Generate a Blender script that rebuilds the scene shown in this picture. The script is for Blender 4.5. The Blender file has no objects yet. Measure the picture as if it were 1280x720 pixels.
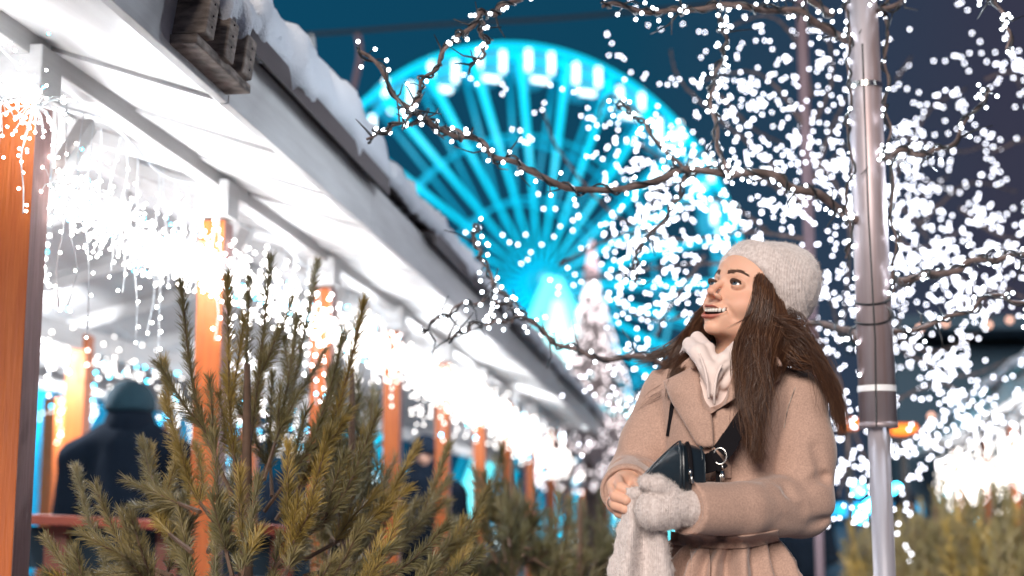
import bpy, math, random
import numpy as np
from mathutils import Vector, Matrix
from mathutils.bvhtree import BVHTree
random.seed(7); RNG = np.random.default_rng(7)
SC = bpy.context.scene; COL = SC.collection
R = math.radians
CAMZ = 1.2; PITCH = R(9.09); FPX = 1800.0
CAM = np.array([0.0, 0.0, CAMZ])
CP, SP = math.cos(PITCH), math.sin(PITCH)

def at(px, py, Y):
    x = (px - 640) / FPX; y = (360 - py) / FPX
    d = np.array([x, CP - y * SP, SP + y * CP])
    return CAM + d * (Y / d[1])

# ------------------------------------------------------------ objects
def mesh_obj(name, V, F, mat=None, parent=None, smooth=False):
    V = np.asarray(V, dtype=np.float32).reshape(-1, 3)
    me = bpy.data.meshes.new(name)
    if isinstance(F, np.ndarray):
        n, k = F.shape
        me.vertices.add(len(V)); me.vertices.foreach_set('co', V.ravel())
        me.loops.add(n * k); me.loops.foreach_set('vertex_index', F.astype(np.int32).ravel())
        me.polygons.add(n); me.polygons.foreach_set('loop_start', np.arange(0, n * k, k, dtype=np.int32))
        me.update(calc_edges=True); me.validate()
    else:
        me.from_pydata(V.tolist(), [], [list(map(int, f)) for f in F]); me.update()
    if smooth:
        me.polygons.foreach_set('use_smooth', np.ones(len(me.polygons), dtype=bool))
    if mat is not None:
        for m in (mat if isinstance(mat, (list, tuple)) else [mat]): me.materials.append(m)
    o = bpy.data.objects.new(name, me); COL.objects.link(o)
    if parent is not None: attach(o, parent)
    return o

def world_of(o):
    return Matrix.Translation(o.location) @ o.rotation_euler.to_matrix().to_4x4() if o.parent is None else world_of(o.parent) @ o.matrix_parent_inverse @ Matrix.Translation(o.location) @ o.rotation_euler.to_matrix().to_4x4()

def attach(o, parent):
    o.parent = parent
    o.matrix_parent_inverse = world_of(parent).inverted()

def tag(o, label=None, cat=None, group=None, kind=None):
    if label: o['label'] = label
    if cat: o['category'] = cat
    if group: o['group'] = group
    if kind: o['kind'] = kind
    return o

def thing(name, loc, label, cat, group=None):
    o = bpy.data.objects.new(name, None); COL.objects.link(o)
    o.empty_display_size = 0.1
    o.location = Vector([float(c) for c in loc]); tag(o, label, cat, group); return o

class MB:
    def __init__(s): s.V = []; s.F = []; s.n = 0
    def add(s, V, F):
        V = np.asarray(V, float).reshape(-1, 3)
        s.V.append(V); s.F += [[i + s.n for i in f] for f in F]; s.n += len(V)
    def box(s, c, ax, ay, az):        # centre, half axes vectors
        c, ax, ay, az = [np.asarray(v, float) for v in (c, ax, ay, az)]
        V = [c + i * ax + j * ay + k * az for i in (-1, 1) for j in (-1, 1) for k in (-1, 1)]
        F = [(0, 1, 3, 2), (4, 6, 7, 5), (0, 4, 5, 1), (2, 3, 7, 6), (0, 2, 6, 4), (1, 5, 7, 3)]
        if np.dot(np.cross(ax, ay), az) < 0: F = [f[::-1] for f in F]
        s.add(V, F)
    def bar(s, a, b, w, h, up=(0, 0, 1)):   # w across, h along up
        a, b = np.asarray(a, float), np.asarray(b, float); d = b - a
        up = np.asarray(up, float); L = np.linalg.norm(d); dn = d / L
        sd = np.cross(dn, up); sd /= np.linalg.norm(sd); u2 = np.cross(sd, dn)
        s.box((a + b) / 2, dn * L / 2, sd * w / 2, u2 * h / 2)
    def tube(s, pts, rad, n=8, cap=True):
        pts = np.asarray(pts, float); m = len(pts)
        rad = np.full(m, rad) if np.isscalar(rad) else np.asarray(rad, float)
        t = np.gradient(pts, axis=0); t /= (np.linalg.norm(t, axis=1)[:, None] + 1e-9)
        ref = np.array([0, 0, 1.0]) if abs(t[0][2]) < .9 else np.array([1.0, 0, 0])
        u = np.cross(t[0], ref); u /= np.linalg.norm(u); V = []
        for i in range(m):
            u = u - t[i] * np.dot(u, t[i]); u /= np.linalg.norm(u) + 1e-9; v = np.cross(t[i], u)
            for k in range(n):
                a = 2 * math.pi * k / n; V.append(pts[i] + rad[i] * (math.cos(a) * u + math.sin(a) * v))
        F = [(i * n + k, i * n + (k + 1) % n, (i + 1) * n + (k + 1) % n, (i + 1) * n + k) for i in range(m - 1) for k in range(n)]
        if cap: F += [tuple(range(n))[::-1], tuple((m - 1) * n + k for k in range(n))]
        s.add(V, F)
    def build(s, name, mat, parent=None, smooth=False):
        return mesh_obj(name, np.concatenate(s.V), s.F, mat, parent, smooth)

def bevel(o, w=0.004, seg=2):
    m = o.modifiers.new('bevel', 'BEVEL'); m.width = w; m.segments = seg; m.limit_method = 'ANGLE'; return o

def crom(P, n):
    P = np.asarray(P, float); m = len(P)
    t = np.linspace(0, m - 1, n); i = np.clip(t.astype(int), 0, m - 2); f = (t - i)[:, None]
    g = lambda k: P[np.clip(i + k, 0, m - 1)]
    p0, p1, p2, p3 = g(-1), g(0), g(1), g(2)
    return .5 * ((2 * p1) + (-p0 + p2) * f + (2 * p0 - 5 * p1 + 4 * p2 - p3) * f ** 2 + (-p0 + 3 * p1 - 3 * p2 + p3) * f ** 3)

def strands(paths, rad, sides=3):      # paths [n,m,3], rad [n,m] -> V,F
    n, m, _ = paths.shape
    t = np.gradient(paths, axis=1); t /= (np.linalg.norm(t, axis=2, keepdims=True) + 1e-9)
    ref = np.tile(np.array([.31, .87, .39]), (n, m, 1))
    u = np.cross(t, ref); u /= (np.linalg.norm(u, axis=2, keepdims=True) + 1e-9); v = np.cross(t, u)
    V = np.stack([paths + rad[..., None] * (math.cos(2 * math.pi * k / sides) * u + math.sin(2 * math.pi * k / sides) * v) for k in range(sides)], axis=2)
    idx = np.arange(n * m * sides).reshape(n, m, sides)
    nx = np.roll(idx, -1, axis=2)
    F = np.stack([idx[:, :-1], nx[:, :-1], nx[:, 1:], idx[:, 1:]], axis=-1).reshape(-1, 4)
    return V.reshape(-1, 3), F

# ------------------------------------------------------------ materials
def mat(name, col, rough=.6, emit=None, es=0, metal=0, noise=None, bump=None, sheen=0, spec=.5, sss=0, stretch=(1, 1, 1), coat=0, attr=None, wave=None):
    m = bpy.data.materials.new(name); m.use_nodes = True; N = m.node_tree.nodes; L = m.node_tree.links
    b = N['Principled BSDF']; b.inputs['Roughness'].default_value = rough; b.inputs['Metallic'].default_value = metal
    b.inputs['Base Color'].default_value = (*col, 1); b.inputs['Specular IOR Level'].default_value = spec
    if emit: b.inputs['Emission Color'].default_value = (*emit, 1); b.inputs['Emission Strength'].default_value = es
    if sheen: b.inputs['Sheen Weight'].default_value = sheen; b.inputs['Sheen Roughness'].default_value = .4
    if coat: b.inputs['Coat Weight'].default_value = coat
    if sss:
        b.inputs['Subsurface Weight'].default_value = sss; b.inputs['Subsurface Radius'].default_value = (1, .35, .2); b.inputs['Subsurface Scale'].default_value = .006
    tc = N.new('ShaderNodeTexCoord'); mp = N.new('ShaderNodeMapping'); mp.inputs['Scale'].default_value = stretch
    L.new(tc.outputs['Object'], mp.inputs['Vector'])
    if noise:       # (scale, col2, contrast)
        sc, c2, ct = noise
        t = N.new('ShaderNodeTexNoise'); t.inputs['Scale'].default_value = sc; t.inputs['Detail'].default_value = 6
        L.new(mp.outputs[0], t.inputs['Vector'])
        r = N.new('ShaderNodeMapRange'); r.inputs[1].default_value = .5 - ct; r.inputs[2].default_value = .5 + ct
        L.new(t.outputs['Fac'], r.inputs[0])
        x = N.new('ShaderNodeMix'); x.data_type = 'RGBA'; x.inputs[6].default_value = (*col, 1); x.inputs[7].default_value = (*c2, 1)
        L.new(r.outputs[0], x.inputs[0]); L.new(x.outputs[2], b.inputs['Base Color'])
    if attr:
        a = N.new('ShaderNodeAttribute'); a.attribute_name = attr; L.new(a.outputs['Color'], b.inputs['Base Color'])
    if bump:        # (scale, strength, dist)
        t = N.new('ShaderNodeTexNoise'); t.inputs['Scale'].default_value = bump[0]; t.inputs['Detail'].default_value = 5
        L.new(mp.outputs[0], t.inputs['Vector'])
        bp = N.new('ShaderNodeBump'); bp.inputs['Strength'].default_value = bump[1]; bp.inputs['Distance'].default_value = bump[2]
        src = t.outputs['Fac']
        if wave:    # (scale, distortion, direction)
            w = N.new('ShaderNodeTexWave'); w.inputs['Scale'].default_value = wave[0]; w.inputs['Distortion'].default_value = wave[1]; w.bands_direction = wave[2]
            w.inputs['Detail Scale'].default_value = 3
            L.new(mp.outputs[0], w.inputs['Vector'])
            ad = N.new('ShaderNodeMath'); ad.operation = 'ADD'; L.new(t.outputs['Fac'], ad.inputs[0]); L.new(w.outputs['Fac'], ad.inputs[1]); src = ad.outputs[0]
        L.new(src, bp.inputs['Height']); L.new(bp.outputs[0], b.inputs['Normal'])
    return m

def emitter(name, col, es, sample=False):
    m = mat(name, col, .4, emit=col, es=es)
    m.cycles.emission_sampling = 'AUTO' if sample else 'NONE'
    return m

M = dict(
    white=mat('white_paint', (.80, .79, .78), .45, noise=(11, (.60, .58, .57), .28), bump=(60, .25, .002), stretch=(1, .25, 3)),
    orange=mat('orange_stain', (.60, .15, .025), .5, noise=(14, (.46, .095, .015), .25), bump=(30, .5, .003), stretch=(5, 5, .45)),
    greyside=mat('weathered_wood', (.50, .30, .28), .7, noise=(16, (.33, .19, .18), .25), bump=(40, .6, .003), stretch=(5, 5, .4)),
    timber=mat('rough_timber', (.13, .10, .085), .8, noise=(26, (.46, .37, .31), .18), bump=(50, .7, .004), stretch=(1, 1, 3)),
    drip=mat('brown_metal', (.07, .05, .05), .4, bump=(12, .2, .003)),
    snow=mat('snow', (.84, .87, .93), .7, bump=(150, 1.0, .006)),
    steel=mat('galvanised_steel', (.50, .49, .54), .45, metal=.45, noise=(16, (.30, .20, .19), .15), bump=(60, .2, .001), stretch=(1, 1, .06)),  # brown vertical streaks put the pole's reflections into its colour
    tape=mat('tape', (.8, .8, .82), .4),
    bark=mat('wrapped_bark', (.06, .04, .035), .75, noise=(40, (.16, .11, .10), .2), bump=(80, .7, .003)),
    cable=mat('black_cable', (.012, .012, .014), .4),
    bulb=emitter('fairy_bulb', (.86, .93, 1.0), 12),
    farbulb=emitter('far_fairy_bulb', (.88, .90, 1.0), 10.0),
    softbulb=emitter('soft_warm_bulb', (1.0, .94, .88), 7),
    warmbulb=emitter('warm_white_bulb', (1.0, .95, .92), 30),
    bluebulb=emitter('cyan_bulb', (.05, .65, 1.0), 22),
    lead=mat('clear_lead', (.75, .78, .8), .3),
    wheel=emitter('cyan_led_steel', (.0, .58, .84), .85),
    wheel2=emitter('cyan_led_dim', (.0, .30, .46), .8),
    wheelw=emitter('white_led_strip', (.80, .97, 1.0), 2.6),
    cabin=mat('cabin_glow_paint', (.05, .35, .5), .4, emit=(0, .5, .75), es=.35),  # cabin paint given a cyan glow of its own, as if lit
    hubglow=emitter('hub_light', (.15, .90, 1.0), 1.2),
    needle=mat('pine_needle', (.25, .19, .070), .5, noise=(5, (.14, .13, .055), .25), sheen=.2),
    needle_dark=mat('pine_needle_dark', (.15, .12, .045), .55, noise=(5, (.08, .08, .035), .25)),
    needle_tip=mat('pine_tip', (.50, .34, .08), .5, noise=(8, (.17, .13, .04), .25)),
    twig=mat('twig_bark', (.16, .09, .055), .8, noise=(30, (.08, .05, .035), .25), bump=(80, .5, .002)),
    ground=mat('trampled_snow', (.20, .22, .27), .7, noise=(1.5, (.08, .09, .12), .2), bump=(8, .8, .03)),
    counter=mat('red_counter', (.30, .06, .03), .35, noise=(10, (.2, .035, .02), .3)),
    darkcloth=mat('navy_cloth', (.006, .011, .02), .95, spec=.1, bump=(40, .4, .004)),
    thinpole=mat('dull_pole', (.13, .09, .11), .6, bump=(20, .3, .003)),
    tealknit=mat('teal_knit', (.005, .032, .05), .9, bump=(90, .5, .003)),
    blackleather=mat('black_leather', (.012, .021, .030), .36, bump=(140, .25, .0012), coat=.15),
    webbing=mat('webbing', (.010, .009, .011), .95, spec=.1, bump=(400, .4, .0008)),
    chrome=mat('chrome', (.75, .72, .68), .22, metal=1),
    coat=mat('wool_coat', (.51, .335, .262), .95, noise=(340, (.35, .23, .185), .22), bump=(420, .55, .0016), sheen=.35, spec=.15),
    knit=mat('beige_knit', (.80, .71, .68), .95, noise=(160, (.58, .49, .46), .2), bump=(300, .6, .002), sheen=.5, spec=.15, wave=(110, 2, 'X')),
    fuzz=mat('fuzz', (.68, .60, .56), .9, sheen=.3, spec=.1),
    hood=mat('cream_jersey', (.80, .70, .66), .9, noise=(8, (.76, .62, .57), .3), bump=(30, .25, .004), sheen=.2),
    hair=mat('brown_hair', (.070, .030, .016), .33, spec=.6),
    hair2=mat('chestnut_hair', (.17, .080, .040), .38, spec=.6),
    brow=mat('brow_hair', (.09, .045, .028), .6),
    skin=mat('skin', (.6, .35, .25), .60, attr='tint', bump=(900, .22, .0006), sss=.25),
    teeth=mat('teeth', (.74, .70, .65), .3),
    mouth=mat('mouth_inner', (.12, .02, .02), .5),
    sclera=mat('sclera', (.75, .74, .75), .12),
    iris=mat('iris', (.06, .085, .11), .15), pupil=mat('pupil', (.005, .005, .006), .05),
    nail=mat('nail', (.75, .55, .5), .15),
    jeans=mat('dark_jeans', (.03, .035, .05), .9), boot=mat('boot_leather', (.03, .02, .015), .5),
    facefar=mat('face_skin', (.5, .28, .2), .5),
    bluetent=mat('glow_blue_tarp', (.0, .30, .55), .5, emit=(0, .42, .75), es=.35),  # cyan light on the tarp put in as emission; kiosk roof glows likewise
    purple=mat('plank_wall', (.22, .13, .13), .7, noise=(6, (.14, .10, .12), .3)),
    greycrown=mat('grey_crown', (.38, .34, .36), .8),
    darkwall=mat('dark_wall', (.02, .05, .08), .8),
    orangesign=emitter('orange_led', (1.0, .20, .01), 1.6),
    lampwarm=emitter('warm_lamp', (1.0, .55, .40), 2.2),
    redcloth=mat('red_cloth', (.45, .05, .03), .8),
)

# ------------------------------------------------------------ SDF tools
def smin(a, b, k):
    h = np.clip(.5 + .5 * (b - a) / k, 0, 1); return b * (1 - h) + a * h - k * h * (1 - h)
def smax(a, b, k): return -smin(-a, -b, k)
def ell(P, c, r):
    q = (P - np.asarray(c, np.float32)); r = np.asarray(r, np.float32)
    k0 = np.sqrt(((q / r) ** 2).sum(-1)); k1 = np.sqrt(((q / (r * r)) ** 2).sum(-1)) + 1e-6
    return k0 * (k0 - 1) / k1
def sph(P, c, r): return np.sqrt(((P - np.asarray(c, np.float32)) ** 2).sum(-1)) - r
def cap(P, a, b, ra, rb=None):
    rb = ra if rb is None else rb
    a = np.asarray(a, np.float32); b = np.asarray(b, np.float32); ba = b - a
    t = np.clip(((P - a) @ ba) / (ba @ ba), 0, 1)
    return np.sqrt(((P - a - t[..., None] * ba) ** 2).sum(-1)) - (ra + (rb - ra) * t)
def poly(P, pts, rads, k=.0):
    d = None
    for i in range(len(pts) - 1):
        e = cap(P, pts[i], pts[i + 1], rads[i], rads[i + 1])
        d = e if d is None else (smin(d, e, k) if k else np.minimum(d, e))
    return d
def fold(P, d, pts, w, amp):
    e = poly(P, pts, [0] * len(pts)); return d + amp * np.exp(-(e / w) ** 2)

def snet(f, lo, hi, h):
    lo = np.asarray(lo, float); hi = np.asarray(hi, float)
    ax = [np.arange(lo[i], hi[i] + h, h, dtype=np.float32) for i in range(3)]
    n = [len(a) for a in ax]; vals = np.empty(n, np.float32)
    step = max(1, int(1_500_000 / (n[1] * n[2])))
    for i in range(0, n[0], step):
        P = np.stack(np.meshgrid(ax[0][i:i + step], ax[1], ax[2], indexing='ij'), -1)
        vals[i:i + step] = f(P)
    s = vals < 0
    cs = [(a, b, c) for a in (0, 1) for b in (0, 1) for c in (0, 1)]
    sl = lambda A, o: A[o[0]:n[0] - 1 + o[0], o[1]:n[1] - 1 + o[1], o[2]:n[2] - 1 + o[2]]
    tot = sum(sl(s, o).astype(np.int8) for o in cs)
    mask = (tot > 0) & (tot < 8); idx = np.full(mask.shape, -1, np.int64); idx[mask] = np.arange(mask.sum())
    base = np.argwhere(mask).astype(np.float32); acc = np.zeros_like(base); cnt = np.zeros(len(base), np.float32)
    cv = {o: sl(vals, o)[mask] for o in cs}
    for o in cs:
        for d in range(3):
            if o[d] == 0:
                q = list(o); q[d] = 1; q = tuple(q); va, vb = cv[o], cv[q]
                c = (va < 0) != (vb < 0); t = np.where(c, va / np.where(c, va - vb, 1), 0)
                p = np.tile(np.array(o, np.float32), (len(base), 1)); p[:, d] += t
                acc += p * c[:, None]; cnt += c
    V = (base + acc / cnt[:, None]) * h + lo
    F = []
    def quads(A, c4):
        i = np.argwhere(A != 0)
        if len(i) == 0: return
        q = np.stack([idx[i[:, 0] + c[0], i[:, 1] + c[1], i[:, 2] + c[2]] for c in c4], 1)
        sg = A[A != 0] > 0; q[sg] = q[sg][:, ::-1]; F.append(q)
    si = s.astype(np.int8)
    quads((si[1:, 1:-1, 1:-1] - si[:-1, 1:-1, 1:-1]), [(0, 0, 0), (0, 1, 0), (0, 1, 1), (0, 0, 1)])
    quads((si[1:-1, 1:, 1:-1] - si[1:-1, :-1, 1:-1]), [(0, 0, 0), (0, 0, 1), (1, 0, 1), (1, 0, 0)])
    quads((si[1:-1, 1:-1, 1:] - si[1:-1, 1:-1, :-1]), [(0, 0, 0), (1, 0, 0), (1, 1, 0), (0, 1, 0)])
    F = np.concatenate(F); F = F[(F >= 0).all(1)]
    return V, F

def vnoise(P, sc, seed=0):      # cheap smooth pseudo noise, -1..1
    q = P * sc; a = seed * 1.7
    return (np.sin(q[..., 0] + 1.3 * np.sin(q[..., 1] * 1.1 + a)) + np.sin(q[..., 1] * 1.2 + 1.5 * np.sin(q[..., 2] * .9 + a * 2)) + np.sin(q[..., 2] * 1.1 + 1.4 * np.sin(q[..., 0] * .8 + a * 3))) / 3

def ico(r, sub=1):
    import bmesh
    bm = bmesh.new(); bmesh.ops.create_icosphere(bm, subdivisions=sub, radius=r)
    V = np.array([v.co[:] for v in bm.verts]); F = np.array([[v.index for v in f.verts] for f in bm.faces]); bm.free(); return V, F
IV, IF = ico(1, 1); IV2, IF2 = ico(1, 2)
def balls(C, r, fine=False):
    V0, F0 = (IV2, IF2) if fine else (IV, IF)
    C = np.asarray(C, float).reshape(-1, 3); r = np.broadcast_to(np.asarray(r, float), (len(C),))
    V = (C[:, None] + V0[None] * r[:, None, None]).reshape(-1, 3)
    F = (F0[None] + (np.arange(len(C)) * len(V0))[:, None, None]).reshape(-1, 3)
    return V, F
_bm = {}
def bulbs(parent, C, r, m, nmax=100, name='bulb'):
    """the first nmax bulbs as parts of their own, the rest as one part"""
    C = np.asarray(C); key = (round(r, 5), m.name)
    if key not in _bm:
        me = bpy.data.meshes.new('bulb'); me.from_pydata((IV * r).tolist(), [], IF.tolist()); me.materials.append(m); me.shade_smooth(); _bm[key] = me
    inv = world_of(parent).inverted()
    for c in C[:nmax]:
        o = bpy.data.objects.new(name, _bm[key]); o.location = Vector(c.tolist()); o.parent = parent; o.matrix_parent_inverse = inv; COL.objects.link(o)
    if len(C) > nmax:
        V, F = balls(C[nmax:], r); o = mesh_obj(name, V, F, m, parent, True); o['kind'] = 'stuff'
# ============================================================ camera, sky, light
cam = bpy.data.cameras.new('camera'); co = bpy.data.objects.new('camera', cam); COL.objects.link(co); SC.camera = co
co.location = CAM.tolist(); co.rotation_euler = (math.pi / 2 + PITCH, 0, 0)
cam.sensor_width = 36; cam.lens = FPX / 1280 * 36; cam.clip_end = 2000; cam.clip_start = .05
cam.dof.use_dof = True; cam.dof.focus_distance = 2.62; cam.dof.aperture_fstop = 2.6
w = bpy.data.worlds.new('World'); SC.world = w; w.use_nodes = True; N = w.node_tree.nodes; L = w.node_tree.links
bg = N['Background']; bg.inputs['Strength'].default_value = 1.0
tc = N.new('ShaderNodeTexCoord'); sx = N.new('ShaderNodeSeparateXYZ'); L.new(tc.outputs['Generated'], sx.inputs[0])
ra = N.new('ShaderNodeValToRGB'); ra.color_ramp.elements[0].position = .40; ra.color_ramp.elements[0].color = (.0006, .060, .125, 1)
ra.color_ramp.elements[1].position = .66; ra.color_ramp.elements[1].color = (.036, .037, .068, 1)
e = ra.color_ramp.elements.new(.54); e.color = (.002, .052, .105, 1)
mr = N.new('ShaderNodeMapRange'); mr.inputs[1].default_value = -1; mr.inputs[2].default_value = 1; L.new(sx.outputs[0], mr.inputs[0]); L.new(mr.outputs[0], ra.inputs[0])
sky = N.new('ShaderNodeTexSky'); sky.sky_type = 'NISHITA'; sky.sun_disc = False; sky.sun_elevation = R(1); sky.sun_rotation = R(206)
sm = N.new('ShaderNodeMix'); sm.data_type = 'RGBA'; sm.blend_type = 'ADD'; sm.inputs[0].default_value = .004
L.new(ra.outputs[0], sm.inputs[6]); L.new(sky.outputs[0], sm.inputs[7]); L.new(sm.outputs[2], bg.inputs['Color'])
sd = bpy.data.lights.new('front_fill', 'SUN'); sd.energy = 4.3; sd.angle = R(26); sd.color = (1, .90, .82)  # night scene: directional fill added from the front, standing in for market floodlights
so = bpy.data.objects.new('front_fill', sd); COL.objects.link(so); so.rotation_euler = Vector((.24, .95, -.38)).to_track_quat('-Z', 'Y').to_euler(); so.location = (-3, -4, 4)
SC.view_settings.view_transform = 'Standard'; SC.view_settings.look = 'None'; SC.view_settings.exposure = 0; SC.view_settings.gamma = 1
SC.cycles.use_denoising = True; SC.cycles.max_bounces = 5; SC.cycles.diffuse_bounces = 3; SC.cycles.glossy_bounces = 2; SC.cycles.sample_clamp_indirect = 3; SC.cycles.sample_clamp_direct = 60
SC.cycles.caustics_reflective = False; SC.cycles.caustics_refractive = False

def lamp(loc, power, col=(.92, .95, 1), r=.05):  # point light added to carry the light of the bulbs around it
    l = bpy.data.lights.new('bulb_fill_light', 'POINT'); l.energy = power; l.color = col; l.shadow_soft_size = r
    o = bpy.data.objects.new('bulb_fill_light', l); o.location = Vector([float(c) for c in loc]); COL.objects.link(o)

g = 400
gx = np.linspace(-40, 40, 90); gy = np.linspace(-6, 74, 90)
GX, GY = np.meshgrid(gx, gy, indexing='ij'); GZ = .012 * np.sin(GX * 3.1) * np.sin(GY * 2.7)
V = np.stack([GX, GY, GZ], -1).reshape(-1, 3); ii = np.arange(8100).reshape(90, 90)
F = np.stack([ii[:-1, :-1], ii[1:, :-1], ii[1:, 1:], ii[:-1, 1:]], -1).reshape(-1, 4)
tag(mesh_obj('ground', V, F, M['ground'], None, True), kind='structure')
gm = MB(); gm.add([(-900, -900, -.03), (900, -900, -.03), (900, 900, -.03), (-900, 900, -.03)], [(0, 1, 2, 3)]); tag(gm.build('terrain', M['ground']), kind='structure')

# ============================================================ ferris wheel
def ferris():
    Y = 62.0; hub = at(664, 360, Y); sc = Y / FPX; RR = 311 * sc
    yaw = R(24); ax = np.array([math.sin(yaw), -math.cos(yaw), 0]); ex = np.array([math.cos(yaw), math.sin(yaw), 0]); ez = np.array([0, 0, 1.0])
    t = thing('ferris_wheel', (hub[0], hub[1], 0), 'tall ferris wheel glowing cyan against the night sky behind the snowy roofs', 'ferris wheel')
    P = lambda r, a, o=0: hub + ex * r * math.cos(a) + ez * r * math.sin(a) + ax * o
    W = .62
    def ring(r, o, rad, m, name):
        b = MB(); n = 120; pts = [P(r, 2 * math.pi * k / n, o) for k in range(n + 1)]; b.tube(pts, rad, 8, False); b.build(name, m, t, True)
    for o in (-W, W):
        ring(RR, o, .15, M['wheel'], 'rim'); ring(RR * .94, o, .07, M['wheel'], 'inner_rim')
        ring(RR * .62, o, .085, M['wheel2'], 'brace_ring'); ring(RR * .36, o, .07, M['wheel2'], 'brace_ring')
    NS = 28
    for k in range(NS):
        a = 2 * math.pi * (k + .35) / NS
        b = MB(); b.tube([P(.5, a, W * 1.6), P(RR * .97, a, W)], [.05, .19], 7); b.build('spoke', M['wheel'], t, True)
        b = MB(); b.tube([P(.5, a, -W * 1.6), P(RR * .97, a, -W)], [.03, .11], 7); b.build('spoke', M['wheel2'], t, True)
    for k in range(NS):                      # rim ties between the two rings
        a = 2 * math.pi * (k + .35) / NS; b = MB(); b.tube([P(RR, a, -W), P(RR, a, W)], .1, 6); b.build('rim_tie', M['wheel'], t)
    for k in range(NS):
        a = 2 * math.pi * (k + .93) / NS; c = P(RR * .985, a) - ez * .62
        b = MB(); s = .62
        prof = [(-.9, .75), (-1.05, -.1), (-.8, -.85), (-.35, -1.15), (.35, -1.15), (.8, -.85), (1.05, -.1), (.9, .75), (.45, 1.0), (-.45, 1.0)]
        n = len(prof); f1 = [c + ex * x * s * 1.25 + ez * z * s * 1.15 + ax * .55 for x, z in prof]; f2 = [p - ax * 1.1 for p in f1]
        b.add(f1 + f2, [tuple(range(n))[::-1], tuple(range(n, 2 * n))] + [(i, (i + 1) % n, n + (i + 1) % n, n + i) for i in range(n)])
        g = b.build('gondola', M['cabin'], t)
        for xs in (-.56, .56):
            l = MB(); l.tube([c + ex * xs + ez * .6 + ax * .62, c + ex * xs + ez * .1 + ax * .64, c + ex * xs - ez * .32 + ax * .62], .125, 6); l.build('light_strip', M['wheelw'], g)
        l = MB(); l.tube([c - ex * .38 - ez * .70 + ax * .60, c + ex * .38 - ez * .70 + ax * .60], .115, 6); l.build('light_strip', M['wheelw'], g)
        l = MB(); l.tube([c + ez * .6, P(RR * .985, a)], .07, 5); l.build('hanger', M['wheel2'], g)
    b = MB(); b.tube([P(0, 0, -1.9), P(0, 0, 1.9)], .7, 20); b.build('hub', M['wheel2'], t, True)
    b = MB(); b.tube([P(0, 0, 1.9), P(0, 0, 2.15)], [.75, .55], 20); b.build('hub_lamp', M['wheel2'], t, True)
    for o in (-2.4, 2.4):                     # A frame legs
        for sx in (-1, 1):
            foot = hub + ax * o * 1.6 + ex * sx * 5.2; foot = np.array([foot[0], foot[1], 0])
            b = MB(); b.tube([P(0, 0, o * .9), foot], [.42, .5], 8); b.build('leg', M['hubglow'] if o > 0 else M['wheel'], t, True)
    o = 2.5                                    # lit cladding panel between the front legs
    top = P(0, 0, o) - ez * .9; lo = top - ez * 4.6
    b = MB(); pl = [top - ex * .25, lo - ex * 2.1, lo - ez * .6, lo + ex * 2.1, top + ex * .25]; q = [p + ax * .15 for p in pl]
    b.add(pl + q, [(0, 1, 2, 3, 4), (9, 8, 7, 6, 5)] + [(i, 5 + i, 5 + (i + 1) % 5, (i + 1) % 5) for i in range(5)])
    b.build('lit_panel', emitter('lit_white_panel', (.50, .96, 1.0), 1.15), t)
ferris()

# ============================================================ market stalls
class Row:
    def __init__(s, vx, side=1, org=(0, 0)):
        th = math.atan((vx - 640) / FPX / 1.0127); s.u = np.array([math.sin(th), math.cos(th), 0]); s.n = side * np.array([-math.cos(th), math.sin(th), 0]); s.o = np.array([*org, 0.0]); s.side = side
    def p(s, d, l, h): return s.o + s.u * (d - .125 * l) + s.n * l + np.array([0, 0, CAMZ + h])   # h above the lens height
ROW = Row(868)
LP, LE, LR, LB = 1.38, 1.0, 2.05, 2.75
HE, HF = .885, .155
soff = lambda l: HE + (l - LE) * .30 if l <= LR else HE + (LR - LE) * .30 - (l - LR) * .30

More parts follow.
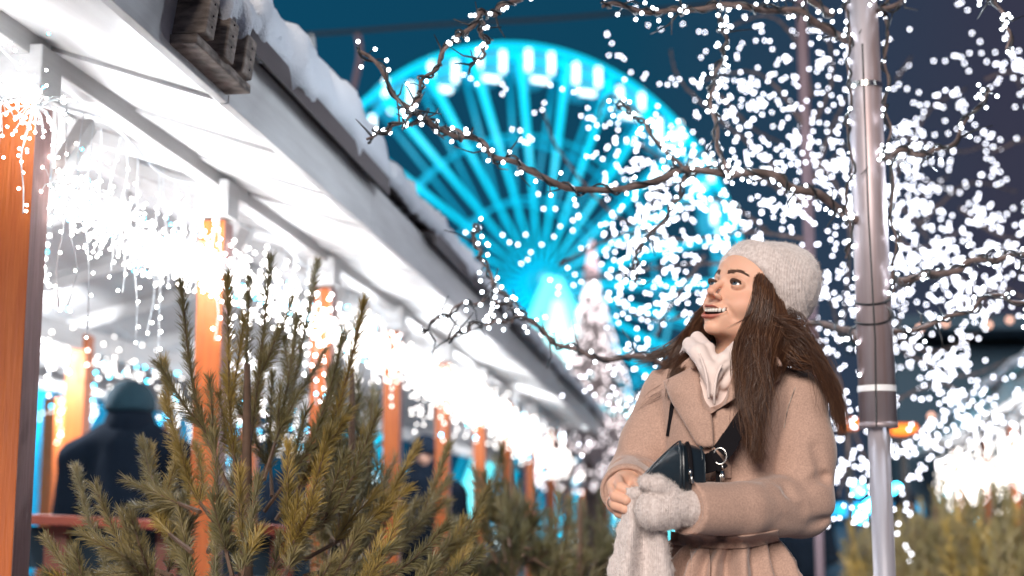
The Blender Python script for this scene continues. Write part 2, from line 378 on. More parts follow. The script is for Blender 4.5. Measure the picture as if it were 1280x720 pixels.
def stall(row, s0, s1, posts, label, cat='market stall', backs=(), far=False, group=None):
    o = row.p((s0 + s1) / 2, LP, -CAMZ); t = thing('market_stall', o, label, cat, group)
    p = row.p; U = row.u; Nn = row.n; Z = np.array([0, 0, 1.0])
    for s in posts:
        b = MB(); b.box(p(s, LP, (.86 - CAMZ) / 2), U * .039, Nn * .039, Z * (.86 + CAMZ) / 2); q = bevel(b.build('post', [M['orange'], M['greyside']], t), .003)
        if row.side > 0:                      # planks: stained front, bare side
            for f in q.data.polygons:
                nn = f.normal
                if nn.x * (-Nn[0]) + nn.y * (-Nn[1]) > .8: f.material_index = 1
        c = MB(); c.box(p(s, LP, .925), U * .05, Nn * .05, Z * .055); bevel(c.build('post_cap', M['white'], t), .004)
        if not far:
            c = MB(); c.bar(p(s + .02, LP, .60), p(s + .30, LP, .90), .035, .035); c.build('brace', M['white'], t)
    for s in backs:
        b = MB(); b.box(p(s, LB, (.82 - CAMZ) / 2), U * .045, Nn * .045, Z * (.82 + CAMZ) / 2); bevel(b.build('post', M['orange'], t), .003)
    b = MB(); b.box(p((s0 + s1) / 2, LP, .99), U * ((s1 - s0) / 2 - .003), Nn * .022, Z * .032); bevel(b.build('eave_beam', M['white'], t), .003)
    b = MB(); b.box(p((s0 + s1) / 2, LP + .34, 1.06), U * ((s1 - s0) / 2 - .003), Nn * .02, Z * .045); b.build('purlin', M['white'], t)
    b = MB(); b.box(p((s0 + s1) / 2, LB, .80), U * ((s1 - s0) / 2 - .003), Nn * .03, Z * .05); b.build('eave_beam', M['white'], t)
    # soffit of overlapping boards
    nb = max(3, int((s1 - s0) / .7)); ds = (s1 - s0) / nb
    b = MB()
    for k in range(nb):
        a0, a1 = s0 + k * ds, s0 + (k + 1) * ds
        up0, up1 = .014, .026
        q = [p(a0, LE, soff(LE) + up0 * .1), p(a1, LE, soff(LE) + .010), p(a1, LR, soff(LR) + up1), p(a0, LR, soff(LR) + up0)]
        q2 = [v + Z * .018 for v in q]
        b.add(q + q2, [(0, 1, 2, 3), (7, 6, 5, 4), (0, 4, 5, 1), (1, 5, 6, 2), (2, 6, 7, 3), (3, 7, 4, 0)])
        q = [p(a0, LR, soff(LR) + up0), p(a1, LR, soff(LR) + up1), p(a1, LB + .35, soff(LB + .35) + up1), p(a0, LB + .35, soff(LB + .35) + up0)]
        q2 = [v + Z * .018 for v in q]
        b.add(q + q2, [(0, 1, 2, 3), (7, 6, 5, 4), (0, 4, 5, 1), (1, 5, 6, 2), (2, 6, 7, 3), (3, 7, 4, 0)])
    b.build('roof_boards', M['white'], t)
    if not far:
        for k in range(nb + 1):
            a = min(s0 + k * ds, s1 - .02) + .015
            b = MB(); b.bar(p(a, LP + .03, soff(LP) - .012), p(a, LR, soff(LR) - .02), .028, .04); bevel(b.build('rafter', M['white'], t), .003)
            b = MB(); b.bar(p(a, LR + .02, soff(LR) - .02), p(a, LB + .3, soff(LB + .3) - .02), .028, .05); b.build('rafter', M['white'], t)
    b = MB(); b.box(p((s0 + s1) / 2, LE - .012, HE + HF / 2 - .004), U * ((s1 - s0) / 2 - .004), Nn * .011, Z * HF / 2); bevel(b.build('fascia', M['white'], t), .002)
    a0 = s0 + (.85 if s0 > 4 else 0)
    b = MB(); b.box(p((a0 + s1) / 2, LE - .035, HE + HF + .006), U * ((s1 - a0) / 2 + .02), Nn * .035, Z * .008)
    b.box(p((a0 + s1) / 2, LE - .068, HE + HF - .012), U * ((s1 - a0) / 2 + .02), Nn * .003, Z * .026); b.build('drip_edge', M['drip'], t)
    b = MB(); e = .03                           # roof deck
    q = [p(s0, LE - .05, HE + HF + .018), p(s1, LE - .05, HE + HF + .018), p(s1, LR, soff(LR) + HF + .03), p(s0, LR, soff(LR) + HF + .03), p(s1, LB + .4, soff(LB + .4) + HF + .02), p(s0, LB + .4, soff(LB + .4) + HF + .02)]
    q2 = [v + Z * .02 for v in q]; b.add(q + q2, [(0, 1, 2, 3), (3, 2, 4, 5), (9, 8, 7, 6), (11, 10, 8, 9), (0, 6, 7, 1)]); b.build('roof_deck', M['drip'], t)
    return t

def snowcap(row, s0, s1, label, th=.085, seed=0, droop=True):
    # a lumpy blanket of snow following the roof, with an uneven overhanging lip
    ns = max(12, int((s1 - s0) / .022)); nl = 26; rg = np.random.default_rng(seed)
    S = np.linspace(s0, s1, ns); l = np.concatenate([np.linspace(0, 1, 14) ** .8 * .0, np.linspace(0, 1, nl)])[14:]
    tb = [np.convolve(rg.normal(0, 1, 1400), np.hanning(w_) / np.sqrt((np.hanning(w_) ** 2).sum()), 'same') for w_ in (5, 11, 24, 40)] * 3
    lump = lambda s, k: .5 + .20 * np.interp((s - s0) * 60 + k * 40, np.arange(1400), tb[1]) + .26 * np.interp((s - s0) * 60 + k * 90, np.arange(1400), tb[2]) + .08 * np.interp((s - s0) * 60 + k * 70, np.arange(1400), tb[0])
    V = []
    ends = np.minimum(1, np.minimum((S - s0), (s1 - S)) / .10 + .25) ** .5
    for i, s in enumerate(S):
        dn = .05 * lump(s, 1) if droop else .01
        thk = (th * (.8 + .35 * lump(s, 4))) * ends[i]; out = LE - .062 - .022 * lump(s, 2)
        hb = HE + HF + .035
        prof = [(LE + .05, hb), (LE - .03, hb - .004), (out + .012, hb - dn), (out - .006, hb - dn * .5 + thk * .3), (out + .004, hb + thk * .75), (out + .035, hb + thk), (out + .10, hb + thk * 1.12)]
        for f in np.linspace(.16, 1, 12):
            ll = out + f * (LR - out); prof.append((ll, HE + HF + .035 + (ll - LE) * .30 + thk * (1.1 + .1 * math.sin(ll * 9 + s * 5))))
        for f in np.linspace(.1, 1, 8):
            ll = LR + f * (LB + .4 - LR); prof.append((ll, HE + HF + .035 + (LR - LE) * .3 - (ll - LR) * .30 + thk * (1.05 + .1 * math.sin(ll * 9 + s * 5))))
        V += [row.p(s, a, b + .003 * rg.normal()) for a, b in prof]
    m = len(prof); n = len(S)
    F = [(i * m + j, (i + 1) * m + j, (i + 1) * m + j + 1, i * m + j + 1) for i in range(n - 1) for j in range(m - 1)]
    F += [tuple(range(m)), tuple((n - 1) * m + j for j in range(m))[::-1]]
    o = mesh_obj('roof_snow', V, F, M['snow'], None, True); o['kind'] = 'stuff'; o['label'] = label; o['category'] = 'snow'

SECS = [(.9, 3.02), (3.02, 4.43), (4.43, 6.95), (6.95, 9.7), (9.7, 13.0), (13.0, 17.0), (17.0, 24.0)]
POSTS = [[1.7, 2.965], [4.19], [5.45, 6.75], [8.12, 9.52], [10.9, 12.5], [14.3, 16.2], [18.5, 21, 23.5]]
BACKS = [[2.4], [3.9], [6.55], [9.1], [], [], []]
LBL = ['nearest white stall roof on a wide orange post at the frame edge', 'white stall with timber blocks on its eave and the second orange post',
       'white stall section whose roof starts behind the first snow blanket', 'white stall section behind the upper shoots of the near pine', 'blurred white stall section beyond the hooded visitor',
       'distant white stall section under the ferris wheel hub', 'farthest white stall section of the row, beside the woman']
for i, ((a, b), ps, bs) in enumerate(zip(SECS, POSTS, BACKS)):
    stall(ROW, a, b, ps, LBL[i], backs=bs, far=i > 3, group='market stalls in the row beside the pines')
snowcap(ROW, 3.02, 4.43, 'thick snow on the roof edge next to the timber blocks', .13, 1)
snowcap(ROW, .9, 2.98, 'snow on the nearest roof behind the timber blocks', .085, 2)
for i, (a, b) in enumerate(SECS[2:]): snowcap(ROW, a + .03, b, ['snow on the second roof past the overhanging step', 'snow on the roof section behind the crossing dark twigs', 'snow on the roof section left of the lit cone tree', 'snow on the distant roof near the cone tree foot', 'snow at the far end of the roof row'][i], .07, 5 + i)

# rough timber blocks on the eave
def timber():
    t = thing('timber_bracket', ROW.p(2.95, LE, HE), 'stack of rough weathered timber blocks jutting from the snowy eave', 'timber blocks')
    p = ROW.p; U, Nn, Z = ROW.u, ROW.n, np.array([0, 0, 1.0])
    b = MB(); b.box(p(2.83, LE - .045, .905), U * .17, Nn * .032, Z * .010); bevel(b.build('plank', M['timber'], t), .003)
    for k, (s, dz, tl) in enumerate([(2.71, .0, .0), (2.83, -.0, .05), (2.95, -.01, -.03)]):
        b = MB(); b.box(p(s, LE - .05, .965 + dz), U * (.026 + .003 * k), Nn * .040 + Z * tl * .2, Z * .047 + U * .016); o = bevel(b.build('block', M['timber'], t), .004)
        c = MB()
        for zz in (-.025, .0, .027):
            c.tube([p(s - .005 + zz * .3, LE - .088, .965 + dz + zz), p(s - .005 + zz * .3, LE - .0925, .965 + dz + zz)], .0025, 8)
        c.build('nail_head', M['drip'], o)
    V, F = snet(lambda P: smin(smin(smin(cap(P, p(2.74, LE - .04, 1.06), p(2.94, LE - .04, 1.06), .045, .045), cap(P, p(2.82, LE - .07, 1.05), p(2.825, LE - .075, .985), .024, .012), .03),
        cap(P, p(2.94, LE - .07, 1.05), p(2.945, LE - .075, .975), .026, .012), .03), cap(P, p(3.0, LE - .03, 1.07), p(3.3, LE - .03, 1.09), .05, .045), .03) + .006 * vnoise(P, 90), p(2.6, LE - .05, .85) - .25, p(3.3, LE, 1.2) + .2, .008)
    o = mesh_obj('snow_lump', V, F, M['snow'], None, True); tag(o, 'snow lump clinging between the timber blocks', 'snow', kind='stuff')
timber()

# icicle garlands ---------------------------------------------------
def garland(row, s0, s1, n, label, l=LP - .03, hc=.70, hs=.075, r=.0042, cable_h=.9, power=11, bursts=0, blue=.06, nstrand=8, grp='icicle light garlands along the stall eaves'):
    t = thing('icicle_garland', row.p((s0 + s1) / 2, l, cable_h), label, 'light garland', grp)
    b = MB(); b.tube([row.p(s, l, cable_h - .02 * math.sin(9 * s)) for s in np.linspace(s0, s1, 14)], .003, 5); b.build('cable', M['lead'], t)
    C = []; V = []; F = []; leads = MB()
    ks = np.linspace(s0 + .05, s1 - .05, nstrand)
    for s in ks:
        ln = random.uniform(.2, .5); x = np.array([[random.uniform(-.012, .012), random.uniform(-.012, .012), -ln * f] for f in np.linspace(0, 1, 6)])
        base = row.p(s, l, cable_h); pts = base + crom(x, 12); leads.tube(pts, .0016, 4)
        for f in range(2, 12): C.append(pts[f] + np.random.default_rng(int(f + s * 100)).normal(0, .006, 3))
    tips = []
    for k in range(bursts):
        s = s0 + (k + .5) * (s1 - s0) / bursts; c = row.p(s, l - random.uniform(0, .03), hc + random.uniform(-.035, .03))
        for _ in range(46):
            d = RNG.normal(size=3); d /= np.linalg.norm(d); ln = random.uniform(.035, .075); e = c + d * ln + np.array([0, 0, -.01])
            leads.tube([c, c + d * ln * .6 + np.array([0, 0, .003]), e], .0012, 3, False); tips.append(e)
    S = RNG.uniform(s0, s1, n)
    for s in S: C.append(row.p(s, l + RNG.normal(0, .035), hc + RNG.normal(0, hs)))
    leads.build('leads', M['lead'], t)['kind'] = 'stuff'
    C = np.array(tips + C); RNG.shuffle(C)
    nb = int(len(C) * blue)
    bulbs(t, C[nb:], r, M['warmbulb' if r < .005 else 'softbulb'], 60)
    if nb: bulbs(t, C[:nb], r, M['bluebulb'], 20, 'cyan_bulb')
    if power: lamp(row.p((s0 + s1) / 2, l + .05, hc + .02), power)
garland(ROW, 2.45, 2.92, 60, 'garland of bright snowball clusters on the front of the widest orange post', hc=.82, bursts=3, r=.0032, power=2, nstrand=3, l=LP - .05)
garland(ROW, 2.96, 3.55, 60, 'dense spiky garland just behind the widest orange post', bursts=6, hs=.05, r=.0032, power=9)
garland(ROW, 3.57, 4.19, 80, 'spiky garland ending at the second orange post', bursts=6, hs=.045, r=.0036, power=10)
garland(ROW, 4.22, 5.45, 260, 'garland burning above the tallest shoots of the near pine', bursts=0, hs=.045, r=.0046)
garland(ROW, 5.48, 6.75, 260, 'garland above the hooded visitor', hs=.05, r=.0052)
garland(ROW, 6.78, 8.12, 240, 'garland right of the hooded visitor between two thin posts', hs=.05, r=.006, power=18)
garland(ROW, 8.15, 9.5, 240, 'garland over the blurred second pine', hs=.055, r=.007, power=22)
garland(ROW, 9.52, 12.5, 300, 'garland running over the far pine tops', hs=.07, hc=.66, r=.0085, power=40)
garland(ROW, 12.5, 22, 420, 'farthest stretch of garland, ending at the woman\'s sleeve', hs=.09, hc=.55, r=.011, power=90)
# curtains under the far eave
garland(ROW, 5.0, 7.3, 150, 'light curtain hanging above the dark-coated person', l=LB, hc=.72, hs=.05, r=.006, power=55, blue=.1, nstrand=14)
garland(ROW, 7.4, 11, 150, 'blurred light curtain inside the pavilion behind the near pine', l=LB, hc=.62, hs=.07, r=.007, power=55, blue=.12, nstrand=10)
garland(ROW, 3.4, 5.2, 36, 'sparse strings of single lights across the pale interior', l=2.3, hc=.82, hs=.12, r=.0045, power=34, blue=.3, nstrand=9, cable_h=1.05)
garland(ROW, 8, 14, 90, 'dim light curtain on the white hall behind the pavilion', l=4.4, hc=.85, hs=.12, r=.007, power=60, blue=.12, nstrand=12)

# what stands behind the pavilion
def hall():
    p = ROW.p; U, Nn, Z = ROW.u, ROW.n, np.array([0, 0, 1.0])
    t = thing('market_hall', p(10, 4.9, -CAMZ), 'white hall with pale gable behind the pavilion', 'hall')
    b = MB(); b.box(p(10.5, 4.9, 1.6), U * 5.5, Nn * .05, Z * .62); b.build('upper_wall', M['white'], t)
    b = MB(); q = [p(4.6, 4.6, .95), p(16, 4.6, .95), p(16, 7, 2.2), p(4.6, 7, 2.2)]; b.add(q + [v + Z * .04 for v in q], [(0, 1, 2, 3), (7, 6, 5, 4), (0, 4, 5, 1)]); b.build('roof', M['white'], t)
    b = MB(); b.box(p(10.5, 5.0, -.85), U * 5.5, Nn * .05, Z * .35); b.build('lower_wall', M['purple'], t)
    for s in (6.2, 8.6, 11, 13.5):
        b = MB(); b.box(p(s, 4.8, -.15), U * .07, Nn * .05, Z * 1.05); b.build('post', M['orange'], t)
    b = MB(); n = 24
    for k in range(n):
        a0, a1 = 5 + k * 11 / n, 5 + (k + 1) * 11 / n; f = lambda a: .08 * math.sin(a * 7)
        q = [p(a0, 5.3 + f(a0), -.45), p(a1, 5.3 + f(a1), -.45), p(a1, 5.1 + f(a1), 1.0), p(a0, 5.1 + f(a0), 1.0)]; b.add(q, [(0, 1, 2, 3)])
    o = b.build('tarpaulin', M['bluetent'], None, True); tag(o, 'bright blue tarpaulin wall glowing behind the dark-coated person', 'tarpaulin')
    q = MB(); 
    bulbs(thing('lamp_row', p(8, 4.5, -.2), 'row of round white lamps low behind the counter', 'lamps'), [p(6.6, 4.5, -.05), p(7.5, 4.5, -.12), p(8.3, 4.5, -.2), p(9.2, 4.5, -.1)], .035, M['warmbulb'], name='round_lamp')
    t = thing('counter', p(4.4, 2.2, -CAMZ), 'red wooden counter board in front of the dark-coated person', 'counter')
    a, c = at(20, 648, 4.6), at(385, 664, 4.75)
    b = MB(); b.bar(a, c, .35, .03); bevel(b.build('counter_top', M['counter'], t), .004)
    b = MB(); b.bar(a + (0, .1, -.09), c + (0, .1, -.09), .03, .13); b.build('apron', M['darkwall'], t)
    for f in (.12, .5, .9):
        v = a + (c - a) * f + np.array([0, .08, 0]); b = MB(); b.bar((v[0], v[1], 0), (v[0], v[1], v[2] - .02), .07, .07, (0, 1, 0)); b.build('leg', M['counter'], t)
    b = MB(); b.bar(a + (0, .12, -.55), c + (0, .12, -.55), .03, .6); b.build('front_panel', M['purple'], t)
hall()

# stalls on the other side ------------------------------------------
ROW2 = Row(1010, -1, (.55, 0))
for i, (a, b, ps) in enumerate([(8.2, 11, [8.8, 10.4]), (11, 15, [12, 14]), (15, 22, [16.5, 19])]):
    p2 = lambda d, l, h: None
for i, (a, b, ps, lb) in enumerate([(8.4, 11.2, [9.2, 10.9], 'white stall at the frame edge beyond the steel pole'), (11.2, 15, [12.6, 14.4], 'pale stall roof just beyond the steel pole, over the pine hedge'), (15, 22, [16.5, 19.5], 'farthest stall roof hidden by lights beyond the steel pole')]):
    ROW2.n = -ROW.n * 0 + np.array([math.cos(.19), -math.sin(.19), 0])
    stall(ROW2, a, b, ps, lb, far=True, group='stalls across the square')
    snowcap(ROW2, a, b, ['snow on the roof at the edge beyond the pole', 'snow on the blurred roof beyond the pole', 'snow on the farthest roof beyond the pole'][i], .06, 11 + i)
garland(ROW2, 8.6, 11.2, 380, 'warm white garland above the pine hedge at the frame edge', hs=.10, hc=.50, r=.009, power=45, blue=.03, grp='garlands across the square')
garland(ROW2, 11.2, 15, 400, 'garland over the middle of the pine hedge beyond the pole', hs=.12, hc=.45, r=.010, power=60, blue=.03, grp='garlands across the square')
garland(ROW2, 15, 22, 380, 'garland low beside the steel pole behind the woman\'s arm', hs=.14, hc=.4, r=.012, power=70, blue=.03, grp='garlands across the square')

# ============================================================ pines
def pine(name_label, shoots, trunk, dens, nl, nw, mats=('needle', 'needle_tip'), tipf=.12, spin=None, side=3, group='pines in front of the stalls', sidelen=.55):
    t = thing('pine_tree', (trunk[0][0], trunk[0][1], 0), name_label, 'pine tree', group)
    b = MB(); b.tube(crom(trunk, 14), np.linspace(trunk[3][0] if False else .022, .006, 14), 8); b.build('trunk', M['twig'], t, True)
    tw = MB(); NB = []; ND = []; NLn = []; TI = []
    def needles(path, dn, tipyellow):
        seg = np.linalg.norm(np.diff(path, axis=0), axis=1); L_ = seg.sum(); n = int(L_ * dn)
        if n < 4: return
        f = RNG.uniform(0.08, 1, n); x = f * (len(path) - 1); i = np.clip(x.astype(int), 0, len(path) - 2)
        P = path[i] + (path[i + 1] - path[i]) * (x - i)[:, None]; T = path[i + 1] - path[i]; T /= np.linalg.norm(T, axis=1)[:, None]
        r = RNG.normal(size=(n, 3)); r -= (r * T).sum(1)[:, None] * T; r /= np.linalg.norm(r, axis=1)[:, None]
        ang = RNG.uniform(.35, .95, n) * (1 - .45 * f ** 3)
        D = T * np.cos(ang)[:, None] + r * np.sin(ang)[:, None]
        NB.append(P); ND.append(D); NLn.append(nl * RNG.uniform(.6, 1.1, n)); TI.append(np.full(n, tipyellow))
    for sh in shoots:
        path = crom(sh, 14); L_ = np.linalg.norm(np.diff(path, axis=0), axis=1).sum()
        tw.tube(path, np.linspace(.0045, .0015, 14), 5); ty = random.random() < tipf; needles(path[3:], dens, ty)
        for k in range(side):
            f = random.uniform(.2, .62); i = int(f * 13); T = path[min(i + 1, 13)] - path[i]; T /= np.linalg.norm(T)
            q = RNG.normal(size=3); q -= q @ T * T; q /= np.linalg.norm(q); d = T * .95 + q * .5 + np.array([0, 0, .2]); d /= np.linalg.norm(d)
            l2 = L_ * random.uniform(.16, .34) * sidelen / .55; e = path[i] + d * l2 + T * l2 * .25
            p2 = crom([path[i], path[i] + d * l2 * .5, e], 8); tw.tube(p2, np.linspace(.003, .0012, 8), 4); needles(p2, dens, ty or random.random() < .05)
    tw.build('twigs', M['twig'], t)
    P = np.concatenate(NB); D = np.concatenate(ND); Ln = np.concatenate(NLn); T = np.concatenate(TI)
    q = RNG.normal(size=P.shape); sd_ = np.cross(D, q); sd_ /= np.linalg.norm(sd_, axis=1)[:, None]
    dr = np.array([0, 0, -.12])
    for sel, m, nm in ((~T, mats[0], 'crown'), (T, mats[1], 'yellow_shoots')):
        if sel.sum() == 0: continue
        p, d, l, s_ = P[sel], D[sel], Ln[sel][:, None], sd_[sel] * nw
        mid = p + d * l * .6; end = p + (d + dr * .5) * l
        V = np.stack([p - s_ * .7, p + s_ * .7, mid + s_, mid - s_, end + s_ * .25, end - s_ * .25], 1).reshape(-1, 3)
        n = sel.sum(); i = (np.arange(n) * 6)[:, None]
        F = np.concatenate([i + np.array([[0, 1, 2, 3]]), i + np.array([[3, 2, 4, 5]])])
        mesh_obj(nm, V, F, M[m], t)
    return t
def sp(bx, by, tx, ty, Y, Y2=None, bend=.5):
    a = at(bx, by, Y); c = at(tx, ty, Y2 if Y2 else Y + random.uniform(-.15, .45)); m = (a + c) / 2
    m[2] -= bend * .16 * np.linalg.norm(c - a); m[0] += (c[0] - a[0]) * .12
    return [a, m, c]
SH = [(300,640,285,345,2.8),(305,600,338,325,2.85),(290,620,226,355,2.75),(318,620,396,330,2.95),(330,640,430,420,2.9),(345,650,455,380,3.0),
      (310,560,312,350,2.9),(330,600,372,400,2.8),(290,680,205,450,2.7),(250,640,178,552,2.65),(240,690,188,560,2.55),(215,720,95,585,2.6),(240,740,120,610,2.6),
      (190,740,58,675,2.6),(160,760,62,720,2.55),(290,720,268,548,2.5),(300,740,322,598,2.45),(320,740,410,545,2.65),(340,740,395,610,2.5),(350,700,470,520,2.85),(380,700,520,560,2.9),
      (380,720,560,600,2.85),(390,740,555,660,2.8),(400,760,600,690,2.8),(420,760,500,640,2.7),(360,760,450,660,2.55),(270,760,225,640,2.5),(230,780,165,650,2.5),(200,780,130,690,2.5),
      (290,780,270,660,2.4),(330,780,350,670,2.4),(400,790,430,700,2.5),(460,790,540,705,2.6),(500,780,600,640,3.0),(340,620,340,470,2.95),(360,640,410,500,3.05),(400,660,455,540,3.1),
      (430,680,500,600,3.1),(300,600,330,440,3.0),(240,700,215,600,2.8),(260,690,300,560,2.7),(140,790,95,690,2.5),(360,690,360,560,2.7),(310,700,300,590,2.6),(200,740,235,615,2.7),(450,730,560,560,3.2),(470,760,610,610,3.2)]
pine('large pine with many upright bristly shoots in front of the dark-coated person', [sp(*s) for s in SH], [at(306, 900, 2.8), at(306, 760, 2.8), at(308, 640, 2.8), at(309, 455, 2.82)], 2700, .034, .0006, tipf=.22, side=2)
for args in [(440, 3.6, 430, 'blurred pine with loose shoots reaching the second garland gap', 18, 50, 330), (640, 4.4, 545, 'blurred pine in front of the far orange posts', 40, 95, 230), (725, 5.2, 590, 'blurred pine beside the woman\'s bare hand', 30, 70, 170)]:
    cx, Y, top, lb, n, hw, hh = args; L_ = []
    for k in range(n):
        x = cx + random.uniform(-hw, hw); by = 740 + random.uniform(-60, 60); ty = top + abs(x - cx) * .9 + random.uniform(0, hh * .55)
        L_.append(sp(cx + (x - cx) * .4, min(by, ty + 220), x, ty, Y + random.uniform(-.25, .25)))
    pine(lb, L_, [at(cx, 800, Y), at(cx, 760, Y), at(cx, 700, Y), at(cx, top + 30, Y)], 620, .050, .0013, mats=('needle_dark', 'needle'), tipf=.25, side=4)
for args in [(1110, 7.4, 620, 'low blurred pine next to the thin steel pole'), (1170, 7.0, 600, 'olive pine in the hedge between the pole and the frame edge'), (1240, 6.6, 590, 'pine of the hedge nearest the frame edge'), (1290, 6.2, 600, 'pine cut by the frame edge beyond the pole')]:
    cx, Y, top, lb = args; L_ = []
    for k in range(34):
        x = cx + random.uniform(-60, 60); ty = top + abs(x - cx) * .5 + random.uniform(0, 120); L_.append(sp(cx + (x - cx) * .5, ty + 130, x, ty, Y + random.uniform(-.3, .3)))
    pine(lb, L_, [at(cx, 830, Y), at(cx, 780, Y), at(cx, 700, Y), at(cx, top + 30, Y)], 380, .060, .0022, mats=('needle', 'needle_tip'), tipf=.2, side=4, group='pines across the square')

# ============================================================ light trees (poles with branches wound in bulbs)
def wrapped(b, wr, path, r0, r1):
    n = len(path); b.tube(path, np.linspace(r0, r1, n), 8)
    L_ = np.linalg.norm(np.diff(path, axis=0), axis=1).sum(); turns = L_ / .07; m = int(turns * 10) + 4
    f = np.linspace(0, 1, m); x = f * (n - 1); i = np.clip(x.astype(int), 0, n - 2); P = path[i] + (path[i + 1] - path[i]) * (x - i)[:, None]
    T = path[i + 1] - path[i]; T /= np.linalg.norm(T, axis=1)[:, None]; u = np.cross(T, [0.1, .2, 1.0]); u /= np.linalg.norm(u, axis=1)[:, None]; v = np.cross(T, u)
    a = f * turns * 2 * math.pi; rr = (r0 + (r1 - r0) * f + .0035 + .003 * np.sin(f * 40))[:, None]
    wr.tube(P + (u * np.cos(a)[:, None] + v * np.sin(a)[:, None]) * rr, .0032, 5)
    return P
def light_tree(label, branches, r=.005, lab2=None):
    pass

T1 = thing('light_tree', at(1098, 900, 3.3) * (1, 1, 0), 'steel pole light tree with a thick upper tube beside the woman', 'light tree')
p0, p1, p2_, p3 = at(1106, 2500, 3.3), at(1098, 535, 3.3), at(1098, 480, 3.3), at(1077, -120, 3.3)
lo = at(1103, 720, 3.3); base = np.array([p1[0] + (lo[0] - p1[0]) * 0 + .003, 3.3, 0])
b = MB(); b.tube([base, p1 + (0, 0, .05)], .0245, 24); b.build('lower_pole', M['steel'], T1, True)
top = p1 + (np.array([0, 0, 1.0]) * 1.35); ttop = np.array([p1[0], 3.3, 2.9])
b = MB(); b.tube([p1 + (0, 0, .0), p1 + (0, 0, .012)], .044, 28); b.tube([p1 + (0, 0, .004), p1 + (0, 0, .52), ttop], [.0425, .0395, .036], 28); b.build('upper_tube', M['steel'], T1, True)
b = MB(); b.tube([p1 + (0, 0, .082), p1 + (0, 0, .096)], .0435, 28, False); b.build('tape_ring', M['tape'], T1, True)
for zz in (.80, 1.02): 
    b = MB(); b.tube([p1 + (0, 0, zz), p1 + (0, 0, zz + .012)], .0415, 28, False); b.build('clamp_ring', M['chrome'], T1, True)
b = MB(); th = np.linspace(0, 2 * math.pi * 2.2, 60); b.tube(np.stack([p1[0] + .0425 * np.cos(th), 3.3 + .0425 * np.sin(th), p1[2] + .22 + .022 * th / 3 + .02 * np.sin(th)], 1), .0026, 5)
b.tube([p1 + (-.015, -.0435, .0), p1 + (-.01, -.043, .2), p1 + (-.014, -.0425, .5), p1 + (-.012, -.042, .9)], .0022, 5); b.build('wound_wire', M['cable'], T1)
# branches: photo-guided polylines given distances of their own, radius at root and tip, bulbs, spread
B1 = [([(1075,285,3.3),(1040,255,3.25),(965,222,3.2),(860,215,3.2),(745,240,3.15),(650,208,3.1),(590,175,3.05),(530,150,3.0),(450,62,2.95)], .011, .004, 60, .022),
      ([(575,168,3.05),(530,152,3.05),(490,160,3.0),(462,172,3.0)], .004, .003, 12, .016),
      ([(1070,60,3.3),(1000,18,3.2),(900,8,3.1),(830,15,3.1),(750,5,3.0)], .010, .004, 44, .025),
      ([(1040,20,3.3),(900,-60,3.1),(720,-40,3.0),(640,5,2.95),(600,22,2.9),(560,60,2.9),(522,118,2.9),(512,150,2.9)], .008, .003, 34, .018),
      ([(600,22,2.9),(605,60,2.95),(590,82,2.95)], .004, .002, 8, .012),
      ([(1075,425,3.35),(1020,405,3.6),(880,450,3.7),(800,448,3.7),(720,440,3.65),(660,400,3.6),(628,370,3.5),(600,320,3.45),(592,285,3.4)], .009, .003, 46, .03),
      ([(640,385,3.5),(610,375,3.45),(570,385,3.4),(528,415,3.4)], .004, .002, 16, .02),
      ([(655,398,3.5),(620,402,3.45),(590,408,3.4),(563,422,3.4)], .004, .002, 12, .018),
      ([(1090,200,3.3),(1130,190,3.2),(1180,185,3.2),(1240,110,3.1)], .008, .003, 36, .03),
      ([(1095,350,3.3),(1160,345,3.25),(1230,325,3.2),(1290,318,3.1)], .010, .005, 34, .03),
      ([(1100,420,3.3),(1180,400,3.3),(1250,370,3.2),(1300,395,3.1)], .006, .003, 24, .03),
      ([(1085,20,3.3),(1130,0,3.2),(1200,-20,3.1),(1250,10,3.1),(1262,60,3.1)], .007, .003, 30, .025),
      ([(860,215,3.3),(840,260,3.4),(800,310,3.5),(792,350,3.6)], .005, .002, 26, .03),
      ([(905,218,3.2),(890,120,3.3),(905,60,3.3),(900,20,3.2)], .005, .003, 40, .03),
      ([(850,210,3.3),(800,150,3.4),(770,130,3.4)], .005, .002, 26, .035),
      ([(1108,0,3.25),(1108,100,3.25),(1112,200,3.25),(1118,330,3.25),(1106,400,3.28)], .003, .002, 14, .01),
      ([(1060,0,3.25),(1062,150,3.25),(1060,320,3.25)], .002, .002, 8, .008)]
allb = []
for i, (pl, r0, r1, nb, spd) in enumerate(B1):
    path = crom([at(*q) for q in pl], 10 * len(pl)); path += .006 * np.stack([np.sin(np.arange(len(path)) * .9 + i), np.cos(np.arange(len(path)) * .7 + i), np.sin(np.arange(len(path)) * .6)], 1)
    b = MB(); wr = MB(); P = wrapped(b, wr, path, r0, r1)
    o = b.build('branch', M['bark'], T1, True)
    k = RNG.integers(0, len(P), nb); off = RNG.normal(0, 1, (nb, 3)); off /= np.linalg.norm(off, axis=1)[:, None]
    tips = P[k] + off * (r0 + spd * RNG.uniform(.25, 1.1, nb)[:, None]); allb.append(tips)
    for c, a in zip(P[k], tips): wr.tube([c, (c + a) / 2 + (0, 0, .003), a], .0012, 3, False)
    for _ in range(int(len(path) * .25) if i < 14 else 0):          # fine side twigs
        q0 = path[random.randrange(3, len(path))]; dv = RNG.normal(size=3); dv[2] += .2; dv /= np.linalg.norm(dv); l_ = random.uniform(.03, .075)
        q1 = q0 + dv * l_ * .5 + RNG.normal(0, .006, 3); q2 = q1 + dv * l_ * .5 + RNG.normal(0, .012, 3); wr.tube([q0, q1, q2], [.0028, .002, .001], 5)
    wr.build('wound_cable', M['cable'], o, True)
